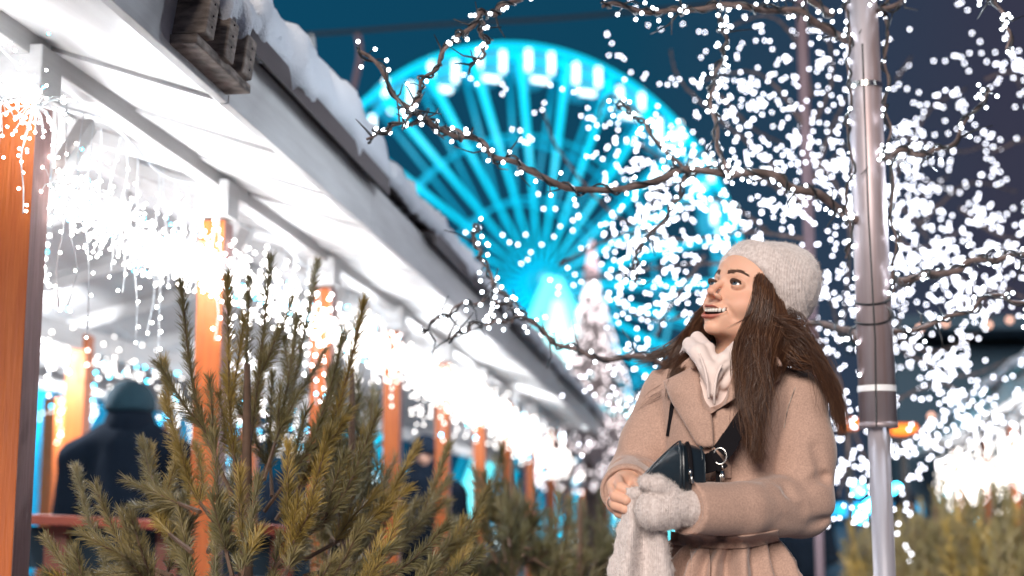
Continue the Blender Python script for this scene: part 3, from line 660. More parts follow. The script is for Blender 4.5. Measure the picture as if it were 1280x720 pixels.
# bulbs up the pole
allb.append(np.array([p1 + (-.045 + .004 * random.random(), -.012, z) for z in np.arange(.12, 1.3, .075)]))
bulbs(T1, np.concatenate(allb)[RNG.permutation(sum(map(len, allb)))], .0047, M['bulb'], 100)

# second, blurred light tree
lamp(at(985, 60, 3.7), 16, (.80, .90, 1), .012); lamp(at(790, 150, 3.6), 6, (.80, .90, 1), .012); lamp(at(1215, 250, 3.4), 14, (.80, .90, 1), .012); lamp(at(1150, 470, 5.5), 20, (.80, .88, 1), .02)  # cool lights added among the branches to brighten the fascia and rim the woman
T2 = thing('light_tree', at(1015, 800, 6.2) * (1, 1, 0), 'blurred light tree on a thin pole behind the woman\'s hat', 'light tree')
q = at(1018, 500, 6.2)
b = MB(); b.tube([(q[0], 6.2, 0), (q[0], 6.2, q[2])], .02, 14); b.tube([(q[0], 6.2, q[2]), (q[0], 6.2, q[2] + 2.6)], .025, 14); b.build('pole', M['thinpole'], T2, True)
def cloud(tree, segs, Y, r, m='bulb', bark=True, jit=.5, name='branch', br=.007):
    A = []
    for i, (pl, n, spx) in enumerate(segs):
        yy = Y + random.uniform(-jit, jit); y0 = Y
        pts = [at(x, y, y0 + (yy - y0) * min(1, k * .6)) for k, (x, y) in enumerate(pl)]
        path = crom(pts, 12 * len(pl))
        if bark:
            b = MB(); wr = MB(); P = wrapped(b, wr, path, br, br * .4); o = b.build(name, M['bark'], tree, True); wr.build('wound_cable', M['cable'], o, True)
        # bulbs strung along wandering twigs
        sp_ = spx * Y / FPX; n2 = max(1, int(n / 7))
        for _ in range(n2):
            k = random.randrange(len(path)); d = RNG.normal(size=3); d /= np.linalg.norm(d); c = path[k] + RNG.normal(0, sp_ * .55, 3)
            mdim = n // n2
            w_ = c + np.cumsum(RNG.normal(0, .028, (mdim, 3)) + d * .034, 0); A.append(w_)
    return np.concatenate(A)
S2 = [([(1015,270),(960,200),(900,150),(850,100),(838,62)], 60, 26), ([(1015,260),(930,215),(860,215),(800,180)], 110, 30), ([(1015,300),(930,290),(850,300),(770,270),(700,190),(680,140)], 130, 32),
      ([(1015,340),(900,330),(820,335),(740,350)], 120, 34), ([(1010,400),(900,390),(820,400),(770,380)], 80, 28), ([(1015,180),(980,120),(940,90),(880,100)], 60, 26), ([(880,190),(830,230),(800,290)], 80, 30),
      ([(960,290),(900,250),(840,260)], 110, 34), ([(880,320),(840,380),(820,420)], 70, 26), ([(1020,200),(1050,240),(1062,300),(1055,400)], 90, 22), ([(1020,450),(1050,480),(1060,560),(1048,620)], 150, 30),
      ([(1020,330),(1040,380),(1050,430)], 80, 22), ([(1015,420),(980,420),(940,430)], 20, 20), ([(1020,150),(1040,100),(1035,40)], 36, 24), ([(1000,240),(1030,210),(1060,180)], 40, 20)]
C2 = cloud(T2, [(a, int(b_ * 1.15), c * 1.5) for a, b_, c in S2] + [([(1015,120),(1000,60),(960,20),(900,40)], 70, 40), ([(900,120),(940,160),(980,180)], 60, 40), ([(700,330),(760,300),(830,280)], 60, 40), ([(1015,230),(1040,160),(1060,120)], 40, 30), ([(800,140),(760,120),(745,160)], 20, 26), ([(820,470),(800,490),(780,520)], 50, 30)], 6.2, .009); RNG.shuffle(C2); bulbs(T2, C2, .0052, M['farbulb'], 100)
S2 = None
T3 = thing('light_tree', at(1150, 800, 7.5) * (1, 1, 0), 'blurred light tree spreading between the steel pole and the frame edge', 'light tree')
q = at(1122, 700, 7.5); b = MB(); b.tube([(q[0], 7.7, 0), (q[0], 7.7, 3.6)], .03, 12); b.build('pole', M['bark'], T3, True)
S3 = [([(1120,330),(1130,290),(1150,250),(1185,220)], 70, 24), ([(1120,360),(1170,340),(1220,360),(1240,400)], 80, 26), ([(1120,420),(1160,440),(1200,430),(1222,415)], 60, 20), ([(1120,300),(1150,310),(1200,290)], 90, 24),
      ([(1120,500),(1180,480),(1240,520),(1290,490)], 80, 16), ([(1110,560),(1150,540),(1190,560),(1220,540)], 90, 24), ([(1120,170),(1160,180),(1200,190),(1235,180)], 50, 20), ([(1110,250),(1140,270),(1160,300)], 60, 22),
      ([(1200,260),(1240,290),(1275,300)], 40, 18), ([(1230,100),(1262,90),(1276,110)], 40, 18), ([(1120,100),(1140,70)], 14, 14), ([(1130,380),(1110,450),(1110,520)], 60, 20), ([(1240,190),(1290,170)], 24, 16), ([(1060,520),(1090,590),(1110,610)], 90, 24)]
C3 = cloud(T3, [(a, int(b_ * 1.25), c * 1.6) for a, b_, c in S3] + [([(1120,220),(1160,140),(1210,110)], 30, 36), ([(1150,280),(1210,230),(1270,240)], 60, 36), ([(1130,440),(1200,470),(1260,450)], 60, 30), ([(1120,200),(1145,220),(1190,240)], 50, 40), ([(1200,380),(1250,360),(1290,380)], 50, 30)], 7.5, .009); RNG.shuffle(C3); bulbs(T3, C3, .0062, M['farbulb'], 100)

# cone tree far behind
Y = 16; c = at(742, 560, Y); topc = at(741, 345, Y); t = thing('lit_cone_tree', (c[0], c[1], 0), 'distant cone-shaped tree covered in dim white lights, left of the woman', 'light tree')
b = MB(); b.tube([(c[0], Y, 0), (c[0], Y, c[2])], .12, 10); b.build('trunk', M['bark'], t)
H = topc[2] - c[2] + .5; n = 2200; f = RNG.uniform(0, 1, n); a = RNG.uniform(0, 6.28, n); rr = (1 - f) * .62 + .04
tri = []
base = np.stack([c[0] + rr * np.cos(a), Y + rr * np.sin(a), c[2] - .5 + f * H], 1)
d = np.stack([np.cos(a), np.sin(a), -.5 * np.ones(n)], 1) * .18; sdv = np.stack([-np.sin(a), np.cos(a), 0 * a], 1) * .05
V = np.stack([base * 1 - d * .8 + sdv, base - d * .8 - sdv, base + d * .3], 1).reshape(-1, 3); mesh_obj('crown', V, np.arange(3 * n).reshape(-1, 3), M['greycrown'], t)
n = 620; f = RNG.uniform(0, 1, n) ** 1.2; a = RNG.uniform(3.14, 6.28, n); rr = (1 - f) * .70 + .04
bulbs(t, np.stack([c[0] + rr * np.cos(a), Y + rr * np.sin(a), c[2] - .5 + f * H], 1), .016, emitter('dim_bulb', (.95, .86, .88), 2.4), 100)
st = MB(); st.tube([(c[0], Y, c[2] - .5 + H), (c[0], Y, c[2] + H - .1)], [.1, .02], 6); st.build('finial', emitter('finial_glow', (.75, .55, .6), 1.0), t)

# lights low on the far left/right, sign, back buildings, overhead cable
def simple(name, bld, m, label, cat, loc=None, parts=()):
    o = bld.build(name, m); tag(o, label, cat); return o
Y = 22
t = thing('low_building', (5.5, Y, 0), 'dark low building with warm lamps under its eave beyond the pole', 'building')
a, c_ = at(1120, 500, Y), at(1420, 425, Y); b = MB(); b.box(((a[0] + c_[0]) / 2, Y + 1, 1.9), ((c_[0] - a[0]) / 2, 0, 0), (0, 1, 0), (0, 0, 1.9)); b.build('wall', M['darkwall'], t)
b = MB(); zt = at(1200, 412, Y)[2]; b.box(((a[0] + c_[0]) / 2, Y + .7, zt), ((c_[0] - a[0]) / 2 + .2, 0, 0), (0, 1.6, 0), (0, 0, .10)); b.build('eave', M['darkwall'], t)
bulbs(t, [at(x, y, Y - 1.3) for x, y in ((1182, 404), (1236, 406), (1262, 400), (1150, 410), (1164, 520), (1190, 517), (1212, 514))], .045, M['lampwarm'], name='eave_lamp')
for (x0, x1, yy, lb) in ((1114, 1146, 537, 'small orange glowing sign just past the steel pole'), (1050, 1072, 530, 'small orange glowing sign behind the woman\'s shoulder')):
    Y = 12; a = at(x0, yy, Y); c_ = at(x1, yy, Y); t = thing('lit_sign', (a[0], Y, 0), lb, 'sign', 'orange signs')
    b = MB(); b.box((a + c_) / 2, ((c_[0] - a[0]) / 2, 0, 0), (0, .03, 0), (0, 0, .045)); bevel(b.build('lit_face', M['orangesign'], t), .02)
    b = MB(); b.box((a + c_) / 2 + (0, .05, 0), ((c_[0] - a[0]) / 2 + .02, 0, 0), (0, .018, 0), (0, 0, .065)); b.build('housing', M['cable'], t)
    b = MB(); b.tube([((a[0] + c_[0]) / 2, Y + .05, 0), ((a[0] + c_[0]) / 2, Y + .05, a[2] - .05)], .03, 8); b.build('post', M['cable'], t)
Y = 14; a = at(985, 700, Y); c_ = at(1130, 620, Y)
t = thing('kiosk', ((a[0] + c_[0]) / 2, Y, 0), 'dark blue kiosk low behind the woman and the thin pole', 'kiosk')
b = MB(); b.box(((a[0] + c_[0]) / 2, Y + .5, .6), ((c_[0] - a[0]) / 2, 0, 0), (0, .5, 0), (0, 0, .6)); b.build('body', M['darkwall'], t)
b = MB(); b.box(((a[0] + c_[0]) / 2, Y + .4, 1.28), ((c_[0] - a[0]) / 2 + .1, 0, 0), (0, .7, 0), (0, 0, .06)); b.build('roof', M['bluetent'], t)
bulbs(t, [at(x, y, Y - .4) for x, y in ((1073, 612), (1088, 632), (1076, 646), (1121, 612), (1118, 650))], .06, M['bluebulb'], name='cyan_lamp')
a, m_, c_ = at(300, 47, 14), at(560, 30, 14), at(800, 14, 14); b = MB(); b.tube(crom([at(-200, 60, 14), a, m_, c_, at(1500, -60, 14)], 40), .02, 6); tag(b.build('overhead_cable', M['cable']), 'dark overhead cable crossing the sky above the wheel', 'cable')
b = MB(); b.tube(crom([at(388, 43, 14), at(391, 60, 14), at(388, 98, 14)], 8), .014, 5); tag(b.build('hanging_wire', M['lead']), 'thin pale wire end hanging off the overhead cable', 'wire')
b = MB(); b.tube(crom([at(447, 43, 14), at(450, 70, 14), at(441, 115, 14)], 8), .03, 5); tag(b.build('hanging_strap', M['thinpole']), 'wider blurred strap hanging off the overhead cable beside the wheel rim', 'strap')
# ============================================================ the woman
YW = 2.6
def W(px, py, d=0): return at(px, py, YW + d)
PX = YW / FPX
woman = thing('person', (.40, 2.62, 0), 'smiling woman in a camel wool coat and pale knit beanie, looking up', 'person')
yaw, pit = R(55), R(20)
Fv = np.array([-math.sin(yaw) * math.cos(pit), -math.cos(yaw) * math.cos(pit), math.sin(pit)])
Uv = np.array([math.sin(yaw) * math.sin(pit), math.cos(yaw) * math.sin(pit), math.cos(pit)])
roll = R(-8); Xv = np.cross(Fv, Uv); Uv = Uv * math.cos(roll) + Xv * math.sin(roll); Xv = np.cross(Fv, Uv)
HO = W(944, 378, 0.02)
HM = np.stack([Xv, Fv, Uv])              # rows: local axes
l2w = lambda q: HO + np.asarray(q) @ HM
w2l = lambda p: (np.asarray(p) - HO) @ HM.T
NB_ = w2l(W(921, 462, .045))

ZS = lambda P: P * np.where(P[..., 2:3] < 0, np.array([1, 1, 1.20], np.float32), np.float32(1))
def head(P):
    P0 = P; P = ZS(P)
    x = np.abs(P[..., 0]); Q = np.stack([x, P[..., 1], P[..., 2]], -1)
    d = ell(Q, (0, -.016, .032), (.072, .088, .074))
    d = smin(d, ell(Q, (0, .026, -.022), (.060, .058, .082)), .03)
    d = smin(d, ell(Q, (0, .041, .034), (.055, .046, .044)), .02)
    d = smin(d, ell(Q, (0, .024, -.076), (.043, .048, .026)), .022)
    d = smin(d, cap(Q, (.044, -.012, -.060), (.008, .066, -.097), .009, .010), .022)     # jaw line
    d = smin(d, sph(Q, (0, .074, -.1005), .0138), .016)                                   # chin
    d = smin(d, ell(Q, (.040, .052, -.036), (.021, .022, .022)), .02)                   # cheeks
    d = smin(d, ell(Q, (.030, .062, -.046), (.015, .015, .014)), .018)                  # smile fold pad
    d = smin(d, ell(Q, (0, .070, -.072), (.029, .022, .022)), .014)                     # muzzle
    d = smin(d, cap(Q, (.010, .081, .019), (.036, .067, .018), .0065, .006), .012)       # brow ridge
    d = smax(d, -ell(Q, (.031, .095, .001), (.0175, .0185, .0115)), .010)               # sockets
    lid = np.maximum(sph(Q, (.031, .0735, -.001), .0135), -ell(Q, (.0315, .0905, -.0015), (.0118, .02, .0038)))
    d = smin(d, sph(Q, (.031, .0735, -.001), .0132), .003)
    d = smax(d, -ell(Q, (.0315, .094, -.0012), (.0125, .022, .0039)), .0012)
    d = smin(d, cap(Q, (0, .082, .010), (0, .1020, -.0255), .0060, .0066), .008)          # nose
    d = smin(d, sph(Q, (0, .1030, -.0310), .0078), .006)
    d = smin(d, ell(Q, (.0108, .0930, -.0370), (.0054, .0090, .0058)), .004)
    d = smax(d, -ell(Q, (.0054, .0975, -.0425), (.0030, .0054, .0034)), .002)           # nostrils
    d = fold(Q, d, [(0, .104, -.047), (0, .099, -.056)], .0035, .0012)                   # philtrum
    # mouth opened in a smile: corners drawn up and back
    zc = -.0725 + 11 * x * x
    yy = P[..., 1]; inm = np.maximum(np.abs(P[..., 2] - zc) - .0092 * np.sqrt(np.clip(1 - (x / .0285) ** 2, 0, 1)), x - .0282)
    up = [(0, .0975, -.0640), (.008, .0965, -.0630), (.017, .0905, -.0640), (.0285, .0785, -.0640)]
    lo = [(0, .0945, -.0842), (.010, .0925, -.0832), (.019, .0860, -.0775), (.0285, .0780, -.0655)]
    d = smin(d, poly(Q, up, [.0042, .0044, .0034, .0016]), .0035)
    d = smin(d, poly(Q, lo, [.0052, .0050, .0036, .0016]), .0040)
    d = smax(d, -np.maximum(inm, .070 - yy), .0018)
    d = fold(Q, d, [(.016, .096, -.044), (.032, .078, -.056), (.038, .066, -.072)], .0055, .0020)   # laugh line
    d = fold(Q, d, [(0, .090, -.0935), (.012, .084, -.092)], .006, .0018)
    d = fold(Q, d, [(.020, .088, -.0135), (.040, .074, -.014)], .004, .0007)
    # neck
    d = smin(d, cap(P0, (0, -.018, -.040), NB_, .048, .052), .030)
    d = smin(d, cap(P0, (-.038, .0, -.065), NB_ + (.02, .02, 0), .012, .012), .025)
    return d
Vh, Fh = snet(head, (-.085, -.14, -.235), (.11, .125, .13), .00125)
def skin_tint(V, loc=True):
    c = np.tile(np.array([.71, .41, .29]), (len(V), 1))
    if loc: V = ZS(V)
    if loc:
        x = np.abs(V[:, 0]); Q = np.stack([x, V[:, 1], V[:, 2]], 1)
        def blend(m, col):
            m = np.clip(m, 0, 1)[:, None]; return c * (1 - m) + np.array(col) * m
        up = [(0, .0975, -.0640), (.008, .0965, -.0630), (.017, .0905, -.0640), (.0285, .0785, -.0640)]
        lo = [(0, .0945, -.0842), (.010, .0925, -.0832), (.019, .0860, -.0775), (.0285, .0780, -.0655)]
        c = blend(.5 * np.exp(-(sph(Q, (.042, .06, -.034), 0) / .018) ** 2), (.66, .25, .17))
        c = blend(.5 * np.exp(-(sph(Q, (0, .108, -.036), 0) / .010) ** 2), (.68, .28, .19))
        lip = np.minimum(poly(Q, up, [.0046, .0048, .0038, .0018]), poly(Q, lo, [.0056, .0054, .0040, .0018]))
        c = blend(.5 - lip / .0012, (.42, .115, .085))
        inside = np.maximum(np.abs(V[:, 2] + .0725 - 11 * x * x) - .0096, np.maximum(x - .028, .060 - V[:, 1])); ins = (inside < 0) & (V[:, 1] < .088 - 12 * x * x)
        c[ins] = (.10, .015, .012)
        eye = ell(Q, (.0315, .094, -.0008), (.0132, .03, .0047)); c = blend((.5 - eye / .0010) * (V[:, 1] > .075), (.10, .045, .03))
        c = blend(.35 * np.exp(-(ell(Q, (.031, .088, .006), (.013, .012, .005)) / .003) ** 2), (.38, .18, .13))
    return c
cols = skin_tint(Vh)

# bare hand pinching the scarf (fingers curled, thumb on top)
def hand(P):
    w1 = W(788, 601, -.095); 
    d = cap(P, W(790, 598, -.06), w1, .022, .025)
    kn = [W(772, 601, -.150), W(767, 612, -.152), W(766, 625, -.148), W(769, 636, -.140)]
    d = smin(d, poly(P, [w1, (kn[0] + kn[1]) / 2], [.026, .015]), .012)
    d = smin(d, poly(P, [w1 + (0, 0, -.02), (kn[2] + kn[3]) / 2], [.025, .014]), .014)
    d = smin(d, ell(P, W(781, 615, -.125), (.018, .024, .030)), .012)
    fing = [([kn[0], W(776, 609, -.185), W(788, 615, -.196), W(800, 616, -.182)], [.0105, .0095, .0085, .0072]),
            ([kn[1], W(770, 620, -.184), W(783, 625, -.196), W(797, 624, -.180)], [.0105, .0097, .0086, .0074]),
            ([kn[2], W(769, 631, -.178), W(781, 636, -.190), W(793, 635, -.174)], [.0100, .0092, .0082, .0070]),
            ([kn[3], W(773, 641, -.164), W(782, 645, -.174), W(790, 643, -.160)], [.0088, .0080, .0072, .0062])]
    f = None
    for p, r in fing:
        e = poly(P, p, r, .002); f = e if f is None else np.minimum(f, e)
    d = smin(d, f, .004)
    d = smin(d, poly(P, [W(790, 602, -.11), W(797, 607, -.150), W(801, 612, -.176), W(800, 619, -.190)], [.014, .0115, .0098, .0078], .003), .006)
    return d
lo_, hi_ = W(752, 660, -.22), W(822, 575, -.03); lo_ = np.minimum(lo_, hi_) - .01; hi_ = np.maximum(W(752, 660, -.22), W(822, 575, -.03)) + .01
Vd, Fd = snet(hand, lo_, hi_, .0014)

# torso, arms and legs under the clothes, joined to head and hand
SHN, ELN, WRN = W(996, 506, .0), W(1000, 630, -.03), W(846, 634, -.195)      # near arm
SHF, ELF, WRF = W(834, 500, .05), W(795, 606, .05), W(786, 608, -.085)       # far arm
HIP = W(905, 730, .0)
def body(P):
    d = poly(P, [W(915, 470, .03), W(905, 560, .03), W(903, 650, .02), HIP], [.07, .09, .08, .07], .03)
    d = smin(d, poly(P, [W(915, 470, .03), SHN, ELN, WRN], [.05, .038, .032, .022], .01), .03)
    d = smin(d, poly(P, [W(915, 470, .03), SHF, ELF, WRF], [.05, .038, .030, .018], .01), .03)
    for sx in (-.085, .085):
        d = smin(d, poly(P, [HIP + (sx, 0, -.02), HIP + (sx, -.01, -.42), (HIP[0] + sx, HIP[1] + .02, .06)], [.065, .05, .036], .01), .04)
        d = smin(d, cap(P, (HIP[0] + sx, HIP[1] + .02, .05), (HIP[0] + sx - .02, HIP[1] - .10, .045), .035, .03), .02)
    return d
Vb, Fb = snet(body, (HIP[0] - .28, YW - .28, -.01), (HIP[0] + .30, YW + .22, 1.46), .012)
VA = np.concatenate([l2w(Vh), Vd, Vb]); FA = np.concatenate([Fh, Fd + len(Vh), Fb + len(Vh) + len(Vd)])
CA = np.concatenate([cols, skin_tint(Vd, False), skin_tint(Vb, False)])
bo = mesh_obj('body', VA, FA, M['skin'], woman, True)
ca = bo.data.color_attributes.new('tint', 'FLOAT_COLOR', 'POINT'); ca.data.foreach_set('color', np.concatenate([CA, np.ones((len(CA), 1))], 1).astype(np.float32).ravel())

# eyes, teeth, brows, lashes
for sx in (-1, 1):
    c = l2w((sx * .031, .0731, -.0005)); b = MB(); g = np.array([sx * .06, 1, .12]); g /= np.linalg.norm(g); g = g @ HM
    V, F = balls([c], .0119, True); e = mesh_obj('eye', V, F, M['sclera'], woman, True)
    def disc(r, off, m, nm):
        b = MB(); u = np.cross(g, [0, 0, 1.0]); u /= np.linalg.norm(u); v = np.cross(u, g); rings = []
        for rr in (r, r * .6, 0.0001):
            zz = math.sqrt(.0119 ** 2 - rr * rr) + off; rings.append([c + g * zz + rr * (math.cos(a) * u + math.sin(a) * v) for a in np.linspace(0, 2 * math.pi, 20, endpoint=False)])
        V = np.concatenate(rings); b.add(V, [(i * 20 + k, i * 20 + (k + 1) % 20, (i + 1) * 20 + (k + 1) % 20, (i + 1) * 20 + k) for i in range(2) for k in range(20)]); b.build(nm, m, e, True)
    disc(.0058, .00025, M['iris'], 'iris'); disc(.0025, .0005, M['pupil'], 'pupil')
    # brow
    n = 270; f = RNG.uniform(0, 1, n); cx = .010 + .034 * f; cz = .0185 + .0065 * np.sin(f * 2.3) - .0035 * f ** 3; cy = .0905 - .10 * (cx - .008) ** 1.15 * 3.6 * .28 - 13 * np.clip(cx - .02, 0, 1) ** 2
    st = np.stack([sx * cx, cy, cz + RNG.normal(0, .0017, n) * (1.15 - .8 * f)], 1); dr = np.stack([sx * np.ones(n), -.35 * np.ones(n), .25 - .45 * f + RNG.normal(0, .10, n)], 1) * .0048
    # snap on to the skin
    A = np.stack([st, st + dr * .5, st + dr], 1)
    for _ in range(4):
        dd = head(A.astype(np.float32)); A[..., 1] -= dd * .9
    A[..., 1] += .0006
    V, F = strands(l2w(A.reshape(-1, 3)).reshape(A.shape), np.tile([.00045, .0004, .0001], (n, 1))); mesh_obj('eyebrow', V, F, M['brow'], woman)
    n = 46; f = np.linspace(0, 1, n); ang = -1 + 2 * f; xx = .0315 + .0125 * np.sin(ang * 1.25); zz = -.0010 + .0044 * np.cos(ang * 1.35)
    st = np.stack([sx * xx, .0725 + .0138 * np.sqrt(np.clip(1 - ((xx - .031) / .0138) ** 2 - (zz / .0138) ** 2, .02, 1)), zz], 1)
    dr = np.stack([sx * .5 * ang, .8 * np.ones(n), .55 * np.ones(n)], 1) * .0055
    A = np.stack([st, st + dr * .55 - (0, 0, .0006), st + dr * 1.0 + (0, 0, .0008)], 1)
    V, F = strands(l2w(A.reshape(-1, 3)).reshape(A.shape), np.tile([.0007, .0006, .0002], (n, 1))); V2, F2 = strands(l2w(st)[None], np.full((1, n), .0010)); 
    mesh_obj('eyelashes', np.concatenate([V, V2]), np.concatenate([F, F2 + len(V)]), M['brow'], woman)
b = MB()
for k in range(-4, 5):       # upper teeth
    x = k * .0060; wd = .0040 if abs(k) > 1 else .0044; y = .0890 - 15 * x * x; z = -.0686 + 8.5 * x * x; h = .0046 if abs(k) != 2 else .0041
    z *= .833; b.tube([l2w((x, y, z + h)), l2w((x, y + .0008, z + .001)), l2w((x, y - .0002, z - h * .55))], [.0029, .0032, .0030], 8)
b.build('teeth', M['teeth'], woman, True)
b = MB(); V, F = snet(lambda P: ell(P, (0, .072, -.0670), (.019, .014, .0036)), (-.02, .05, -.076), (.02, .092, -.056), .0015); mesh_obj('tongue', l2w(V), F, M['mouth'], woman, True)

# nails
def nail(c, d, s=.005):
    V, F = balls([(0, 0, 0)], 1, True); u = np.asarray(d, float); u /= np.linalg.norm(u); a = np.cross(u, (0, 1, 0)); a /= np.linalg.norm(a); n_ = np.cross(u, a)
    V = V[:, :1] * u * s + V[:, 1:2] * a * s * .72 + V[:, 2:] * n_ * s * .28; mesh_obj('nail', V + c, F, M['nail'], woman, True)
nail(W(800, 614.5, -.1895), W(806, 616, -.18) - W(796, 616, -.18)); nail(W(799, 622, -.187), W(806, 623, -.18) - W(796, 624, -.18))
b = MB(); th = np.linspace(0, 6.283, 24); c = (W(766, 625, -.148) + W(769, 631, -.178)) / 2; ad = W(769, 631, -.178) - W(766, 625, -.148); ad /= np.linalg.norm(ad); u = np.cross(ad, (0, 0, 1)); u /= np.linalg.norm(u); v = np.cross(ad, u)
b.tube([c + .0104 * (math.cos(t) * u + math.sin(t) * v) for t in th], .0009, 6, False); b.build('ring', M['chrome'], woman, True)

# ---- coat
TAB = [(440, 893, 948, .045, .050), (452, 872, 962, .040, .070), (462, 848, 975, .035, .082), (474, 830, 994, .03, .094), (492, 820, 1004, .025, .108), (530, 826, 990, .02, .120),
       (580, 832, 975, .02, .124), (630, 838, 972, .02, .120), (662, 840, 970, .02, .116), (680, 838, 974, .02, .122), (700, 818, 982, .02, .134), (730, 802, 994, .02, .152), (800, 800, 1010, .02, .17), (1000, 780, 1030, .02, .19), (1080, 776, 1034, .02, .19)]
TZ = np.array([W(0, t[0], t[3])[2] for t in TAB])[::-1]; TC = np.array([(W(t[1], t[0], t[3])[0] + W(t[2], t[0], t[3])[0]) / 2 for t in TAB])[::-1]
TA = np.array([(W(t[2], t[0], t[3])[0] - W(t[1], t[0], t[3])[0]) / 2 for t in TAB])[::-1]; TY = np.array([YW + t[3] for t in TAB])[::-1]; TB = np.array([t[4] for t in TAB])[::-1]
ZBELT = W(0, 668, 0)[2]
NF = [([W(915, 640, -.24), W(960, 652, -.22), W(1010, 640, -.12)], .010, .007), ([W(948, 604, -.20), W(975, 616, -.17), W(1012, 606, -.10)], .010, .010), ([W(975, 598, -.13), W(1000, 606, -.12), W(1030, 596, -.05)], .008, .008),
      ([W(970, 560, -.10), W(990, 590, -.12), W(985, 615, -.12)], .012, .007), ([W(1005, 520, -.08), W(995, 560, -.1), W(1000, 590, -.10)], .016, .005), ([W(880, 622, -.25), W(930, 640, -.235), W(975, 642, -.18)], .012, .004),
      ([W(962, 500, -.09), W(956, 540, -.12), W(945, 590, -.13)], .010, .010), ([W(985, 650, -.15), W(1015, 660, -.10), W(1035, 640, -.03)], .010, .005), ([W(1020, 560, -.07), W(1030, 600, -.06)], .010, .004),
      ([W(980, 628, -.16), W(1005, 634, -.12)], .007, .006),
      ([W(770, 580, -.02), W(790, 590, -.06), W(812, 578, -.04)], .008, .009), ([W(757, 598, .0), W(780, 588, -.05), W(808, 596, -.07)], .006, .006), ([W(800, 540, -.02), W(815, 560, -.05), W(822, 580, -.05)], .012, .008),
      ([W(795, 515, .0), W(805, 540, -.02), W(800, 565, -.03)], .012, .006), ([W(835, 500, -.06), W(838, 540, -.08), W(836, 585, -.08)], .009, .012), ([W(812, 520, -.01), W(790, 560, -.01)], .012, .004),
      ([W(940, 560, -.12), W(925, 590, -.13), W(900, 600, -.12)], .012, .004), ([W(905, 560, -.12), W(915, 600, -.12)], .010, -.003)]
WRC = W(856, 634, -.195); WRD = (WRC - ELN) / np.linalg.norm(WRC - ELN)
WFC = W(783, 612, -.115); EF2 = W(796, 596, .055); WFD = (WFC - EF2) / np.linalg.norm(WFC - EF2)
def coat(P):
    z = P[..., 2]; cx = np.interp(z, TZ, TC); a = np.interp(z, TZ, TA); cy = np.interp(z, TZ, TY); bb = np.interp(z, TZ, TB)
    dx = P[..., 0] - cx; dy = P[..., 1] - cy; ph = np.arctan2(dy / bb, dx / a)
    below = np.clip((ZBELT + .005 - z) / .05, 0, 1); near = np.exp(-((z - ZBELT) / .035) ** 2)
    pl = np.sin(ph * 17 + .9 * np.sin(ph * 3)) * (.014 * below + .004 * near) + np.sin(ph * 9 + 1) * .006 * below
    r = np.sqrt((dx / a) ** 2 + (dy / bb) ** 2)
    d = (r - 1) * np.minimum(a, bb) * .85 - pl + .010 * np.exp(-((z - ZBELT) / .012) ** 2)
    d = smax(d, z - W(0, 452, .04)[2], .02); d = np.maximum(d, .52 - z)
    d = smin(d, cap(P, W(905, 462, .05), W(988, 490, .02), .040, .052), .02); d = smin(d, cap(P, W(905, 462, .05), W(842, 484, .05), .040, .048), .02)
    arm = poly(P, [SHN, W(1001, 560, -.01), ELN], [.056, .054, .058], .03)
    fo = poly(P, [ELN, W(930, 638, -.14), WRC + WRD * .05], [.058, .046, .0445], .01)
    fo = np.maximum(fo, (P - WRC) @ WRD.astype(np.float32)); arm = smin(arm, fo, .012)
    d = smin(d, arm, .012)
    fa = poly(P, [SHF, W(810, 556, .05), EF2], [.050, .050, .052], .02)
    ff = cap(P, EF2, WFC + WFD * .05, .050, .043); ff = np.maximum(ff, (P - WFC) @ WFD.astype(np.float32)); fa = smin(fa, ff, .015)
    d = smin(d, fa, .014)
    for pts, w_, am in NF: d = fold(P, d, pts, w_ * 1.1, am * 2.1)
    d = d + .0028 * vnoise(P, 26, 2) + .0012 * vnoise(P, 62, 5)
    # hollow cuffs
    d = smax(d, -cap(P, WRC - WRD * .06, WRC + WRD * .1, .026, .0385), .003)
    d = smax(d, -cap(P, WFC - WFD * .07, WFC + WFD * .1, .026, .0365), .003)
    # neck opening
    d = smax(d, -cap(P, W(905, 430, .03), W(893, 500, -.075), .052, .020), .012)
    return d
Vc, Fc = snet(coat, (.12, YW - .30, .50), (.70, YW + .25, 1.47), .0042)
co_ = mesh_obj('coat', Vc, Fc, M['coat'], woman, True)
BV = BVHTree.FromPolygons([Vector(v) for v in Vc.tolist()], [f for f in Fc.tolist()])
def hit(px, py):
    d = W(px, py) - CAM; d /= np.linalg.norm(d); h = BV.ray_cast(Vector(CAM.tolist()), Vector(d.tolist()))
    return None if h[0] is None else h[3]
